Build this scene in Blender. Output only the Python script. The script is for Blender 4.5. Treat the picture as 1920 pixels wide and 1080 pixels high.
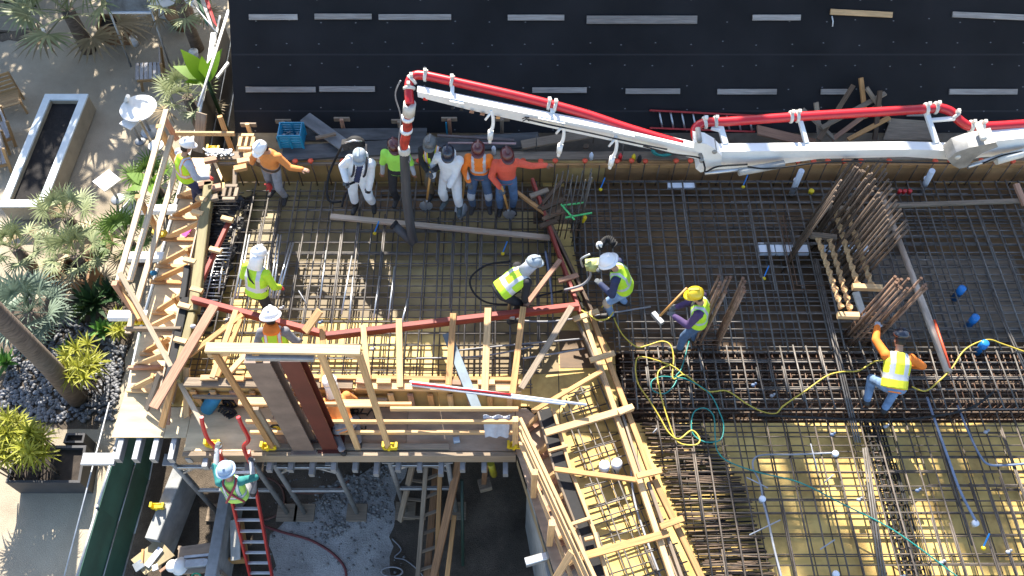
import bpy, bmesh, math, random
from mathutils import Vector, Matrix, Quaternion
random.seed(7)
S = bpy.context.scene
COL = S.collection
for _o in list(bpy.data.objects): bpy.data.objects.remove(_o)
# ---------------------------------------------------------------- camera, sky, sun, exposure
H = 13.2; FP = 1640.0; TH = math.radians(57.8)
cd = bpy.data.cameras.new('Camera'); cam = bpy.data.objects.new('Camera', cd); COL.objects.link(cam)
cam.location = (0, 0, H); cam.rotation_euler = (math.radians(90) - TH, 0, 0)
cd.sensor_width = 36; cd.lens = FP / 1920 * 36; cd.clip_start = .1; cd.clip_end = 3000
S.camera = cam
S.render.resolution_x = 1024; S.render.resolution_y = 576
SUN_EL = math.radians(40); SHADOW = Vector((.19, -.98, 0)).normalized()
W = bpy.data.worlds.new('World'); S.world = W; W.use_nodes = True
_n = W.node_tree.nodes; _b = _n['Background']
sky = _n.new('ShaderNodeTexSky'); sky.sky_type = 'NISHITA'; sky.sun_disc = False
sky.sun_elevation = SUN_EL; sky.sun_rotation = math.atan2(-SHADOW.x, -SHADOW.y)
W.node_tree.links.new(sky.outputs[0], _b.inputs[0]); _b.inputs[1].default_value = .115
sd = bpy.data.lights.new('sun', 'SUN'); sd.energy = 4.9; sd.angle = math.radians(.5); sd.color = (1, .93, .82)
sun = bpy.data.objects.new('sun', sd); COL.objects.link(sun)
_dir = Vector((SHADOW.x * math.cos(SUN_EL), SHADOW.y * math.cos(SUN_EL), -math.sin(SUN_EL)))
sun.rotation_euler = _dir.to_track_quat('-Z', 'Y').to_euler(); sun.location = (-5, 20, 25)
S.view_settings.view_transform = 'Standard'; S.view_settings.look = 'None'
S.view_settings.exposure = 1.7; S.view_settings.gamma = 1

# ---------------------------------------------------------------- helpers
_F = Vector((0, math.cos(TH), -math.sin(TH))); _U = Vector((0, math.sin(TH), math.cos(TH))); _C = Vector((0, 0, H))
def P(px, py, z=0.0):
    'site survey: point of height z seen at photo pixel px, py'
    d = _F * FP + Vector((px - 960, 0, 0)) + _U * (540 - py)
    return _C + d * ((z - H) / d.z)
def VY(px, py, Y):
    d = _F * FP + Vector((px - 960, 0, 0)) + _U * (540 - py)
    return _C + d * (Y / d.y)
def VD(px, py, depth):
    d = _F * FP + Vector((px - 960, 0, 0)) + _U * (540 - py)
    return _C + d * (depth / FP)
def V(*a): return Vector(a)
def lerp(a, b, t): return a + (b - a) * t
def rnd(a, b): return random.uniform(a, b)
ORD = 'first second third fourth fifth sixth seventh eighth ninth tenth eleventh twelfth thirteenth fourteenth fifteenth sixteenth seventeenth eighteenth nineteenth twentieth'.split()

def nodes_of(m):
    m.use_nodes = True
    return m.node_tree.nodes, m.node_tree.links, m.node_tree.nodes['Principled BSDF']
MATS = {}
def mat(name, col, rough=.7, metal=0.0, var=.25, scale=6.0, bump=.0, stretch=(1, 1, 1), col2=None, trans=0.0, spec=.5, detail=5, coat=0.0):
    'noise varied surface in the grain coordinates of each piece'
    if name in MATS: return MATS[name]
    m = bpy.data.materials.new(name); n, l, b = nodes_of(m)
    at = n.new('ShaderNodeAttribute'); at.attribute_name = 'gc'
    mp = n.new('ShaderNodeMapping'); mp.inputs['Scale'].default_value = stretch
    l.new(at.outputs['Vector'], mp.inputs['Vector'])
    tx = n.new('ShaderNodeTexNoise'); tx.inputs['Scale'].default_value = scale; tx.inputs['Detail'].default_value = detail
    tx.inputs['Roughness'].default_value = .62
    l.new(mp.outputs[0], tx.inputs['Vector'])
    lo = n.new('ShaderNodeTexNoise'); lo.inputs['Scale'].default_value = .37; lo.inputs['Detail'].default_value = 1
    l.new(at.outputs['Vector'], lo.inputs['Vector'])
    r = n.new('ShaderNodeValToRGB'); c = Vector(col)
    d = Vector(col2) if col2 else c * (1 - var)
    e = c * (1 + var * .55)
    r.color_ramp.elements[0].position = .3; r.color_ramp.elements[0].color = (*d, 1)
    r.color_ramp.elements[1].position = .7; r.color_ramp.elements[1].color = (*e, 1)
    l.new(tx.outputs['Fac'], r.inputs[0])
    mx = n.new('ShaderNodeMixRGB'); mx.blend_type = 'MULTIPLY'; mx.inputs[0].default_value = min(1, var * 2.2)
    r2 = n.new('ShaderNodeValToRGB'); r2.color_ramp.elements[0].position = .35; r2.color_ramp.elements[1].position = .65
    r2.color_ramp.elements[0].color = (.62, .6, .58, 1); r2.color_ramp.elements[1].color = (1.12, 1.12, 1.12, 1)
    l.new(lo.outputs['Fac'], r2.inputs[0]); l.new(r.outputs[0], mx.inputs[1]); l.new(r2.outputs[0], mx.inputs[2])
    l.new(mx.outputs[0], b.inputs['Base Color'])
    b.inputs['Roughness'].default_value = rough; b.inputs['Metallic'].default_value = metal
    b.inputs['Specular IOR Level'].default_value = spec
    if coat: b.inputs['Coat Weight'].default_value = coat
    if bump:
        bp = n.new('ShaderNodeBump'); bp.inputs['Strength'].default_value = bump; bp.inputs['Distance'].default_value = .02
        l.new(tx.outputs['Fac'], bp.inputs['Height']); l.new(bp.outputs[0], b.inputs['Normal'])
    if trans:
        ts = n.new('ShaderNodeBsdfTranslucent'); ms = n.new('ShaderNodeMixShader'); ms.inputs[0].default_value = trans
        l.new(mx.outputs[0], ts.inputs['Color']); l.new(b.outputs[0], ms.inputs[1]); l.new(ts.outputs[0], ms.inputs[2])
        l.new(ms.outputs[0], n['Material Output'].inputs['Surface'])
    MATS[name] = m
    return m
WS = (1.2, 22, 22)
pine = mat('pine', (.62, .40, .195), .75, var=.32, scale=2.2, bump=.15, stretch=WS)
fir = mat('fir', (.54, .29, .11), .75, var=.38, scale=2.2, bump=.15, stretch=WS)
redwood = mat('reddish_timber', (.40, .22, .14), .75, var=.4, scale=2.2, bump=.15, stretch=WS)
greywood = mat('weathered_wood', (.27, .21, .15), .85, var=.4, scale=2.2, bump=.2, stretch=WS)
darkwood = mat('wet_wood', (.13, .08, .045), .75, var=.45, scale=2.2, bump=.2, stretch=WS)
redpaint_wood = mat('red_painted_timber', (.27, .035, .02), .6, var=.45, scale=2.0, bump=.1, stretch=(1, 9, 9))
ply = mat('plywood', (.62, .50, .31), .8, var=.28, scale=1.6, bump=.08, stretch=(1, 4, 4))
plygrey = mat('worn_plywood', (.43, .33, .24), .85, var=.4, scale=1.8, bump=.1, stretch=(1, 3, 3))
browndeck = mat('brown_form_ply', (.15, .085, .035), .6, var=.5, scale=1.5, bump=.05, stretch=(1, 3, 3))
olive = mat('olive_waler', (.24, .20, .09), .7, var=.3, scale=2, bump=.1, stretch=(1, 8, 8))
steel = mat('bar_steel', (.15, .135, .12), .6, .15, var=.45, scale=9, bump=.0)
rust = mat('rusty_bar_steel', (.165, .115, .08), .75, .1, var=.5, scale=11)
tieMat = mat('orange_rust', (.19, .105, .065), .85, .1, var=.5, scale=11)
alu = mat('aluminium', (.55, .56, .57), .38, .85, var=.18, scale=5)
galv = mat('galvanised', (.40, .42, .44), .5, .6, var=.25, scale=7)
primer_grey = mat('grey_primer_steel', (.27, .20, .165), .6, .2, var=.3, scale=3)
primer_red = mat('red_oxide_steel', (.115, .022, .013), .55, .0, var=.25, scale=3)
blackpl = mat('black_sheeting', (.014, .015, .018), .35, var=.4, scale=5, bump=.5)
rubber = mat('black_rubber', (.011, .011, .012), .8, var=.35, scale=6, bump=.1)
felt = None
white = mat('white_paint', (.80, .80, .78), .4, var=.10, scale=4)
dirtywhite = mat('grubby_white_paint', (.66, .64, .57), .5, var=.25, scale=6, bump=.05)
redpaint = mat('red_paint', (.52, .012, .018), .32, var=.16, scale=5, coat=.3)
redlad = mat('red_fibreglass', (.42, .025, .022), .45, var=.2, scale=5)
yellowpl = mat('yellow_plastic', (.72, .52, .01), .5, var=.15, scale=8)
bluepl = mat('blue_plastic', (.012, .24, .42), .45, var=.2, scale=8)
bluecap = mat('bright_blue_plastic', (.01, .17, .50), .4, var=.15, scale=8)
orangecap = mat('orange_plastic', (.72, .085, .03), .5, var=.2, scale=8)
pvc = mat('white_pvc', (.62, .66, .72), .4, var=.12, scale=8)
foam = mat('white_foam', (.78, .82, .85), .8, var=.08, scale=6)
conc = mat('concrete', (.30, .31, .31), .85, var=.3, scale=4, bump=.2)
yellowhose = mat('yellow_hose', (.55, .42, .05), .5, var=.2, scale=8)
tealhose = mat('teal_hose', (.01, .22, .19), .45, var=.2, scale=8)
greyhose = mat('grey_hose', (.24, .24, .25), .5, var=.2, scale=8)
brownhose = mat('brown_hose', (.14, .06, .04), .6, var=.2, scale=8)
soil = mat('soil', (.055, .043, .034), .95, var=.5, scale=5, bump=.6)
slurry = mat('gravelly_fill', (.19, .185, .18), .95, var=.45, scale=9, bump=.6)

class MB:
    'collects shapes into one mesh'
    def __init__(s): s.v = []; s.f = []; s.g = []; s.m = []; s.smooth = []
    def add(s, verts, faces, gc=None, mi=0, smooth=False):
        o = len(s.v); s.v += [Vector(q) for q in verts]
        if gc is None:
            j = Vector((rnd(0, 40), rnd(0, 40), rnd(0, 40))); gc = [Vector(q) + j for q in verts]
        s.g += gc
        for f in faces: s.f.append([o + i for i in f]); s.m.append(mi); s.smooth.append(smooth)
        return s
    def beam(s, a, b, w, h, up=V(0, 0, 1), roll=0, mi=0, bev=.0):
        a = Vector(a); b = Vector(b); x = b - a; L = x.length
        if L < 1e-6: return s
        x = x / L; up = Vector(up)
        if abs(x.dot(up)) > .985: up = V(0, 1, 0) if abs(x.y) < .9 else V(1, 0, 0)
        y = up.cross(x).normalized(); z = x.cross(y)
        if roll:
            q = Quaternion(x, roll); y = q @ y; z = q @ z
        c = min(min(w, h) * .09, .012)
        vs = []; gs = []; j = Vector((rnd(0, 90), rnd(0, 90), rnd(0, 90)))
        prof = [(-w/2 + c, -h/2), (w/2 - c, -h/2), (w/2, -h/2 + c), (w/2, h/2 - c), (w/2 - c, h/2), (-w/2 + c, h/2), (-w/2, h/2 - c), (-w/2, -h/2 + c)]
        for t in (0, L):
            for (p, q) in prof:
                vs.append(a + x * t + y * p + z * q); gs.append(Vector((t, p, q)) + j)
        fs = [[i, (i + 1) % 8, 8 + (i + 1) % 8, 8 + i] for i in range(8)] + [list(range(7, -1, -1)), list(range(8, 16))]
        return s.add(vs, fs, gs, mi)
    def box(s, lo, hi, mi=0):
        lo = Vector(lo); hi = Vector(hi); d = hi - lo; m = (lo + hi) / 2
        if d.x >= d.y: return s.beam((lo.x, m.y, m.z), (hi.x, m.y, m.z), d.y, d.z, mi=mi)
        return s.beam((m.x, lo.y, m.z), (m.x, hi.y, m.z), d.x, d.z, mi=mi)
    def tube(s, pts, r, n=8, mi=0, closed=False, caps=True, taper=None):
        pts = [Vector(p) for p in pts]; N = len(pts); vs = []; gs = []; j = Vector((rnd(0, 40), rnd(0, 40), rnd(0, 40)))
        t0 = (pts[1] - pts[0]).normalized(); ref = V(0, 0, 1) if abs(t0.z) < .9 else V(1, 0, 0)
        nrm = ref.cross(t0).normalized(); L = 0
        for i, p in enumerate(pts):
            if closed: t = (pts[(i + 1) % N] - pts[i - 1])
            else: t = pts[min(i + 1, N - 1)] - pts[max(i - 1, 0)]
            t.normalize(); nrm = (nrm - t * nrm.dot(t)); nrm.normalize(); bi = t.cross(nrm)
            if i: L += (p - pts[i - 1]).length
            rr = r if taper is None else r * taper(i / (N - 1))
            for k in range(n):
                a = 2 * math.pi * k / n
                vs.append(p + (nrm * math.cos(a) + bi * math.sin(a)) * rr); gs.append(Vector((L, rr * math.cos(a), rr * math.sin(a))) + j)
        fs = []
        for i in range(N if closed else N - 1):
            i2 = (i + 1) % N
            for k in range(n): fs.append([i * n + k, i * n + (k + 1) % n, i2 * n + (k + 1) % n, i2 * n + k])
        s.add(vs, fs, gs, mi, True)
        if caps and not closed:
            o = len(s.v) - N * n
            s.f.append([o + k for k in range(n - 1, -1, -1)]); s.m.append(mi); s.smooth.append(False)
            s.f.append([o + (N - 1) * n + k for k in range(n)]); s.m.append(mi); s.smooth.append(False)
        return s
    def lathe(s, base, prof, n=16, axis=V(0, 0, 1), mi=0, smooth=True, sx=1, sy=1):
        base = Vector(base); q = V(0, 0, 1).rotation_difference(Vector(axis).normalized()); vs = []
        for (r, z) in prof:
            for k in range(n):
                a = 2 * math.pi * k / n
                vs.append(base + q @ Vector((r * math.cos(a) * sx, r * math.sin(a) * sy, z)))
        fs = [[i * n + k, i * n + (k + 1) % n, (i + 1) * n + (k + 1) % n, (i + 1) * n + k] for i in range(len(prof) - 1) for k in range(n)]
        fs.append([k for k in range(n - 1, -1, -1)]); fs.append([(len(prof) - 1) * n + k for k in range(n)])
        return s.add(vs, fs, None, mi, smooth)
    def prism(s, pts, z0, z1, mi=0):
        'vertical prism on a ground polygon'
        A = sum(pts[i][0] * pts[(i + 1) % len(pts)][1] - pts[(i + 1) % len(pts)][0] * pts[i][1] for i in range(len(pts)))
        if A < 0: pts = pts[::-1]
        n = len(pts); vs = [V(p[0], p[1], z0) for p in pts] + [V(p[0], p[1], z1) for p in pts]
        fs = [list(range(n - 1, -1, -1)), list(range(n, 2 * n))] + [[i, (i + 1) % n, n + (i + 1) % n, n + i] for i in range(n)]
        return s.add(vs, fs, None, mi)
    def slab(s, quad, th, mi=0):
        'four or more coplanar corners thickened by th along their normal'
        q = [Vector(p) for p in quad]; nn = (q[1] - q[0]).cross(q[2] - q[0]).normalized(); n = len(q)
        vs = [p - nn * th / 2 for p in q] + [p + nn * th / 2 for p in q]
        fs = [list(range(n - 1, -1, -1)), list(range(n, 2 * n))] + [[i, (i + 1) % n, n + (i + 1) % n, n + i] for i in range(n)]
        x = (q[1] - q[0]).normalized(); y = nn.cross(x); j = Vector((rnd(0, 40), rnd(0, 40), rnd(0, 40)))
        return s.add(vs, fs, [Vector(((p - q[0]).dot(x), (p - q[0]).dot(y), (p - q[0]).dot(nn))) + j for p in vs], mi)
    def ell(s, c, r, n=10, mi=0, q=None):
        c = Vector(c); vs = []; m = max(4, n * 2 // 3); q = q or Quaternion()
        for i in range(1, m):
            ph = math.pi * i / m
            for k in range(n):
                a = 2 * math.pi * k / n
                vs.append(c + q @ Vector((r[0] * math.sin(ph) * math.cos(a), r[1] * math.sin(ph) * math.sin(a), r[2] * math.cos(ph))))
        t = len(vs); vs += [c + q @ Vector((0, 0, r[2])), c - q @ Vector((0, 0, r[2]))]
        fs = [[i * n + k, (i + 1) * n + k, (i + 1) * n + (k + 1) % n, i * n + (k + 1) % n] for i in range(m - 2) for k in range(n)]
        fs += [[t, k, (k + 1) % n] for k in range(n)] + [[t + 1, (m - 2) * n + (k + 1) % n, (m - 2) * n + k] for k in range(n)]
        return s.add(vs, fs, None, mi, True)
    def capsule(s, a, b, ra, rb, n=12, mi=0):
        a = Vector(a); b = Vector(b); x = b - a; L = x.length
        pr = [(ra * math.cos(t), -ra * math.sin(t)) for t in (1.5, 1.1, .7, .35)] + [(ra, 0), (rb, L)] + [(rb * math.cos(t), L + rb * math.sin(t)) for t in (.35, .7, 1.1, 1.5)]
        return s.lathe(a, pr, n, x if L > 1e-5 else V(0, 0, 1), mi)
    def loft(s, secs, n=16, mi=0):
        'secs: (centre, x axis, y axis, rx, ry)'
        vs = []
        for c, ax, ay, rx, ry in secs:
            for k in range(n):
                a = 2 * math.pi * k / n; ca, sa = math.cos(a), math.sin(a)
                ca = math.copysign(abs(ca) ** .85, ca); sa = math.copysign(abs(sa) ** .85, sa)
                vs.append(Vector(c) + Vector(ax) * rx * ca + Vector(ay) * ry * sa)
        fs = [[i * n + k, i * n + (k + 1) % n, (i + 1) * n + (k + 1) % n, (i + 1) * n + k] for i in range(len(secs) - 1) for k in range(n)]
        fs.append([k for k in range(n - 1, -1, -1)]); fs.append([(len(secs) - 1) * n + k for k in range(n)])
        return s.add(vs, fs, None, mi, True)
    def mesh(s, name, off=V(0, 0, 0)):
        me = bpy.data.meshes.new(name); me.from_pydata([v - off for v in s.v], [], s.f)
        a = me.attributes.new('gc', 'FLOAT_VECTOR', 'POINT'); a.data.foreach_set('vector', [c for g in s.g for c in g])
        me.polygons.foreach_set('use_smooth', s.smooth); me.polygons.foreach_set('material_index', s.m)
        me.update(); return me
    def build(s, name, m, parent=None, origin=None):
        if parent is None:
            if origin is None:
                xs = [v.x for v in s.v]; ys = [v.y for v in s.v]; zs = [v.z for v in s.v]
                origin = V((min(xs) + max(xs)) / 2, (min(ys) + max(ys)) / 2, min(zs))
            off = Vector(origin)
        else:
            off = V(0, 0, 0); p = parent
            while p: off = off + p.location; p = p.parent
        o = bpy.data.objects.new(name, s.mesh(name, off)); COL.objects.link(o)
        for q in (m if isinstance(m, (list, tuple)) else [m]): o.data.materials.append(q)
        if parent is None: o.location = off
        else: o.parent = parent
        return o

def tag(o, label=None, cat=None, group=None, kind=None):
    if label: o['label'] = label
    if cat: o['category'] = cat
    if group: o['group'] = group
    if kind: o['kind'] = kind
    return o
def thing(name, label, cat, loc=(0, 0, 0), group=None):
    o = bpy.data.objects.new(name, None); COL.objects.link(o); o.location = loc; o.empty_display_size = .2
    return tag(o, label, cat, group)
def struct(name, mb, m): return tag(mb.build(name, m, origin=V(0, 0, 0)), kind='structure')
def copy_tree(o, parent=None):
    c = o.copy(); COL.objects.link(c); c.parent = parent
    for ch in list(o.children): copy_tree(ch, c)
    return c
def smooth_pts(pts, k=6):
    pts = [Vector(p) for p in pts]; out = []
    for i in range(len(pts) - 1):
        p0 = pts[max(i - 1, 0)]; p1 = pts[i]; p2 = pts[i + 1]; p3 = pts[min(i + 2, len(pts) - 1)]
        for j in range(k):
            t = j / k; t2 = t * t; t3 = t2 * t
            out.append(.5 * ((2 * p1) + (p2 - p0) * t + (2 * p0 - 5 * p1 + 4 * p2 - p3) * t2 + (3 * p1 - p0 - 3 * p2 + p3) * t3))
    out.append(pts[-1]); return out
def board(name, label, cat, a, b, w, h, m, group=None, up=V(0, 0, 1), roll=0, parent=None):
    mb = MB().beam(a, b, w, h, up, roll); o = mb.build(name, m, parent)
    if parent is None: tag(o, label, cat, group)
    return o
def hose(name, label, cat, pts, r, m, n=8, group=None, k=6):
    return tag(MB().tube(smooth_pts(pts, k), r, n).build(name, m), label, cat, group)
# ---------------------------------------------------------------- ground
def noisemat(name, c1, c2, c3, scale, bump=.4, fine=60, rough=.95):
    m = bpy.data.materials.new(name); n, l, b = nodes_of(m)
    tc = n.new('ShaderNodeTexCoord')
    a = n.new('ShaderNodeTexNoise'); a.inputs['Scale'].default_value = scale; a.inputs['Detail'].default_value = 8; a.inputs['Roughness'].default_value = .65
    f = n.new('ShaderNodeTexNoise'); f.inputs['Scale'].default_value = fine; f.inputs['Detail'].default_value = 4
    l.new(tc.outputs['Object'], a.inputs['Vector']); l.new(tc.outputs['Object'], f.inputs['Vector'])
    r = n.new('ShaderNodeValToRGB'); r.color_ramp.elements[0].position = .32; r.color_ramp.elements[1].position = .68
    r.color_ramp.elements[0].color = (*c1, 1); r.color_ramp.elements[1].color = (*c3, 1)
    e = r.color_ramp.elements.new(.5); e.color = (*c2, 1)
    l.new(a.outputs['Fac'], r.inputs[0])
    mx = n.new('ShaderNodeMixRGB'); mx.blend_type = 'OVERLAY'; mx.inputs[0].default_value = .45
    l.new(r.outputs[0], mx.inputs[1]); l.new(f.outputs['Fac'], mx.inputs[2]); l.new(mx.outputs[0], b.inputs['Base Color'])
    b.inputs['Roughness'].default_value = rough; b.inputs['Specular IOR Level'].default_value = .2
    bp = n.new('ShaderNodeBump'); bp.inputs['Strength'].default_value = bump; bp.inputs['Distance'].default_value = .03
    l.new(f.outputs['Fac'], bp.inputs['Height']); l.new(bp.outputs[0], b.inputs['Normal'])
    return m
GZ = -3.2
def quad(x0, y0, x1, y1, z): return MB().add([V(x0, y0, z), V(x1, y0, z), V(x1, y1, z), V(x0, y1, z)], [[0, 1, 2, 3]])
sand = noisemat('decomposed_granite', (.23, .195, .145), (.33, .28, .21), (.40, .345, .26), .55)
struct('ground', quad(-400, -400, 400, 400, GZ), sand)
pit = noisemat('pit_soil', (.05, .04, .03), (.09, .072, .055), (.17, .135, .10), .9, .9)
def sheet(name, pts, z, m):
    n = len(pts); A = sum(pts[i][0] * pts[(i + 1) % n][1] - pts[(i + 1) % n][0] * pts[i][1] for i in range(n))
    if A < 0: pts = pts[::-1]
    return struct(name, MB().add([V(p[0], p[1], z) for p in pts], [list(range(n))]), m)
def rough_edge(pts, amp=.1, k=6):
    out = []
    for i in range(len(pts)):
        a = Vector(pts[i]); b = Vector(pts[(i + 1) % len(pts)])
        for j in range(k):
            p = a.lerp(b, j / k); out.append(p + V(rnd(-amp, amp), rnd(-amp, amp), 0))
    return out
sheet('soil', [P(400, 100, GZ), P(405, 240, GZ), P(272, 840, GZ), P(205, 1085, GZ), V(-3.9, 1.5, 0), V(14, 1.5, 0), V(14, 17, 0), V(-5.2, 17, 0)], GZ + .004, pit)
fill = noisemat('fill_gravel', (.24, .23, .215), (.36, .35, .33), (.48, .46, .44), 1.3, 1.0)
sheet('gravel_path', rough_edge([P(640, 900, GZ), P(760, 860, GZ), P(740, 960, GZ), P(730, 1090, GZ), P(520, 1090, GZ), P(500, 1010, GZ)], .08), GZ + .008, fill)
sheet('bed_soil', rough_edge([P(-20, 560, GZ), P(120, 560, GZ), P(265, 560, GZ), P(232, 700, GZ), P(190, 800, GZ), P(-20, 800, GZ)], .06), GZ + .004, pit)
sheet('dark_gravel_patch', rough_edge([P(-20, 62, GZ), P(60, 55, GZ), P(75, 72, GZ), P(-20, 80, GZ)], .1, 5), GZ + .004, pit)

# ---------------------------------------------------------------- building with black felted roof
def felt_mat():
    m = bpy.data.materials.new('black_felt'); n, l, b = nodes_of(m)
    tc = n.new('ShaderNodeTexCoord'); mp = n.new('ShaderNodeMapping'); l.new(tc.outputs['Object'], mp.inputs[0])
    mp.inputs['Scale'].default_value = (1.55, 3.2, 3.2)
    vo = n.new('ShaderNodeTexVoronoi'); vo.inputs['Randomness'].default_value = .22; vo.inputs['Scale'].default_value = 1.0; vo.voronoi_dimensions = '2D'
    l.new(mp.outputs[0], vo.inputs['Vector'])
    lt = n.new('ShaderNodeMath'); lt.operation = 'LESS_THAN'; lt.inputs[1].default_value = .026; l.new(vo.outputs['Distance'], lt.inputs[0])
    no = n.new('ShaderNodeTexNoise'); no.inputs['Scale'].default_value = .8; no.inputs['Detail'].default_value = 7; l.new(tc.outputs['Object'], no.inputs['Vector'])
    r = n.new('ShaderNodeValToRGB'); r.color_ramp.elements[0].position = .35; r.color_ramp.elements[0].color = (.0085, .0083, .009, 1)
    r.color_ramp.elements[1].position = .75; r.color_ramp.elements[1].color = (.018, .0175, .019, 1); l.new(no.outputs['Fac'], r.inputs[0])
    sp = n.new('ShaderNodeSeparateXYZ'); l.new(tc.outputs['Object'], sp.inputs[0])
    fr = n.new('ShaderNodeMath'); fr.operation = 'FRACT'
    mu = n.new('ShaderNodeMath'); mu.operation = 'MULTIPLY'; mu.inputs[1].default_value = 1.25; l.new(sp.outputs['Y'], mu.inputs[0]); l.new(mu.outputs[0], fr.inputs[0])
    ls = n.new('ShaderNodeMath'); ls.operation = 'LESS_THAN'; ls.inputs[1].default_value = .03; l.new(fr.outputs[0], ls.inputs[0])
    m1 = n.new('ShaderNodeMixRGB'); l.new(ls.outputs[0], m1.inputs[0]); l.new(r.outputs[0], m1.inputs[1]); m1.inputs[2].default_value = (.024, .023, .024, 1)
    m2 = n.new('ShaderNodeMixRGB'); l.new(lt.outputs[0], m2.inputs[0]); l.new(m1.outputs[0], m2.inputs[1]); m2.inputs[2].default_value = (.14, .14, .14, 1)
    l.new(m2.outputs[0], b.inputs['Base Color']); b.inputs['Roughness'].default_value = .8; b.inputs['Specular IOR Level'].default_value = .25
    bp = n.new('ShaderNodeBump'); bp.inputs['Strength'].default_value = .25; bp.inputs['Distance'].default_value = .05; l.new(no.outputs['Fac'], bp.inputs['Height']); l.new(bp.outputs[0], b.inputs['Normal'])
    return m
felt = felt_mat()
RS = math.radians(41.7); R0 = V(0, 11.72, .30); RN = V(0, -math.sin(RS), math.cos(RS)); RUP = V(0, math.cos(RS), math.sin(RS))
def PR(px, py, lift=0):
    d = _F * FP + Vector((px - 960, 0, 0)) + _U * (540 - py); o = R0 + RN * lift
    return _C + d * ((o - _C).dot(RN) / d.dot(RN))
BX0, BX1, BYW = -5.42, 17.0, 15.3
bld = thing('neighbour_building', 'long building with a steep black felted roof and rows of grey toe boards', 'building', (4, 12, GZ))
ZW = R0.z + (BYW - R0.y) * math.tan(RS)
MB().slab([V(BX0, R0.y, R0.z), V(BX1, R0.y, R0.z), V(BX1, BYW, ZW), V(BX0, BYW, ZW)], .06).build('roof_slope', felt, bld)
MB().box((BX0 + .03, R0.y + .12, GZ), (BX1 - .03, R0.y + .36, R0.z - .05)).build('foundation_wall', conc, bld)
MB().slab([V(BX0 + .05, R0.y + .4, GZ), V(BX0 + .05, BYW, GZ), V(BX0 + .05, BYW, ZW - .1), V(BX0 + .05, R0.y + .4, R0.z + .2)], .05).build('gable_wall', blackpl, bld)
up = MB().box((BX0, BYW + .04, GZ), (-3.5, BYW + 6, 5.5))
up.box((-3.49, BYW + .05, GZ), (2.4, BYW + 6, 7.0)); up.box((2.41, BYW + .04, GZ), (BX1, BYW + 6, 7.4))
up.build('upper_storey', dirtywhite, bld)
TB = [(467, 558, 32, 0), (590, 697, 31, 0), (710, 846, 32, 0), (952, 1058, 33, 0), (1100, 1307, 37, 1), (1411, 1501, 33, 0), (1557, 1673, 25, 2), (1786, 1925, 30, 3),
      (461, 592, 168, 0), (599, 703, 167, 0), (998, 1100, 169, 0), (1173, 1275, 171, 0), (1345, 1456, 172, 0), (1539, 1588, 172, 0), (1780, 1907, 172, 0), (1700, 1745, 213, 0)]
toe = mat('silvered_board', (.34, .31, .28), .85, var=.4, scale=2.2, bump=.2, stretch=WS)
for x0, x1, y, k in TB:
    dy = {2: 6, 3: 6}.get(k, 0)
    MB().beam(PR(x0, y - dy / 2, .055), PR(x1, y + dy / 2, .055), .15 if k == 1 else .105, .04, RN).build('toe_board', pine if k == 2 else toe, bld)
tag(MB().tube([PR(1560, 30, .06), PR(1562, 40, .08), PR(1561, 50, .06)], .012, 5).build('loose_strap', white), 'short white strap dangling below the tan toe board on the black roof', 'strap')

# ---------------------------------------------------------------- form deck, walkways, trench
def deck_mat():
    m = bpy.data.materials.new('yellow_form_ply'); n, l, b = nodes_of(m)
    tc = n.new('ShaderNodeTexCoord'); br = n.new('ShaderNodeTexBrick'); l.new(tc.outputs['Object'], br.inputs['Vector'])
    br.inputs['Scale'].default_value = 1; br.inputs['Brick Width'].default_value = 2.44; br.inputs['Row Height'].default_value = 1.22
    br.inputs['Mortar Size'].default_value = .008; br.inputs['Mortar'].default_value = (.05, .035, .015, 1)
    br.inputs['Color1'].default_value = (.68, .50, .17, 1); br.inputs['Color2'].default_value = (.57, .39, .115, 1)
    no = n.new('ShaderNodeTexNoise'); no.inputs['Scale'].default_value = 1.4; no.inputs['Detail'].default_value = 9; no.inputs['Roughness'].default_value = .7; l.new(tc.outputs['Object'], no.inputs['Vector'])
    r = n.new('ShaderNodeValToRGB'); r.color_ramp.elements[0].position = .34; r.color_ramp.elements[0].color = (.50, .42, .34, 1); r.color_ramp.elements[1].position = .58; r.color_ramp.elements[1].color = (1.05, 1.04, 1.0, 1)
    l.new(no.outputs['Fac'], r.inputs[0])
    mx = n.new('ShaderNodeMixRGB'); mx.blend_type = 'MULTIPLY'; mx.inputs[0].default_value = .85; l.new(br.outputs['Color'], mx.inputs[1]); l.new(r.outputs[0], mx.inputs[2])
    l.new(mx.outputs[0], b.inputs['Base Color']); b.inputs['Roughness'].default_value = .6
    return m
yply = deck_mat()
TX0 = 1.75; TY0, TY1 = 5.72, 7.02
formdeck = thing('form_deck', 'yellow plywood form deck under the reinforcing bars, with dark beam trench', 'deck', (2, 8, -.02))
poly = [(-5.6, 10.72), (-5.6, 6.02), (.28, 6.02), (.62, 5.7), (1.2, 3.28), (1.75, 1.0), (15, 1.0), (15, TY0), (TX0, TY0), (TX0, TY1), (15, TY1), (15, 10.72)]
MB().prism(poly, -.03, 0).build('deck_sheet', yply, formdeck)
t = MB(); t.box((TX0, TY0, -.62), (15, TY1, -.58)); t.box((TX0 - .03, TY0, -.6), (TX0 - .002, TY1, -.035)); t.box((TX0, TY0 - .03, -.6), (15, TY0 - .003, -.035)); t.box((TX0, TY1 + .003, -.6), (15, TY1 + .03, -.035))
t.build('trench_lining', darkwood, formdeck)
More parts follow.
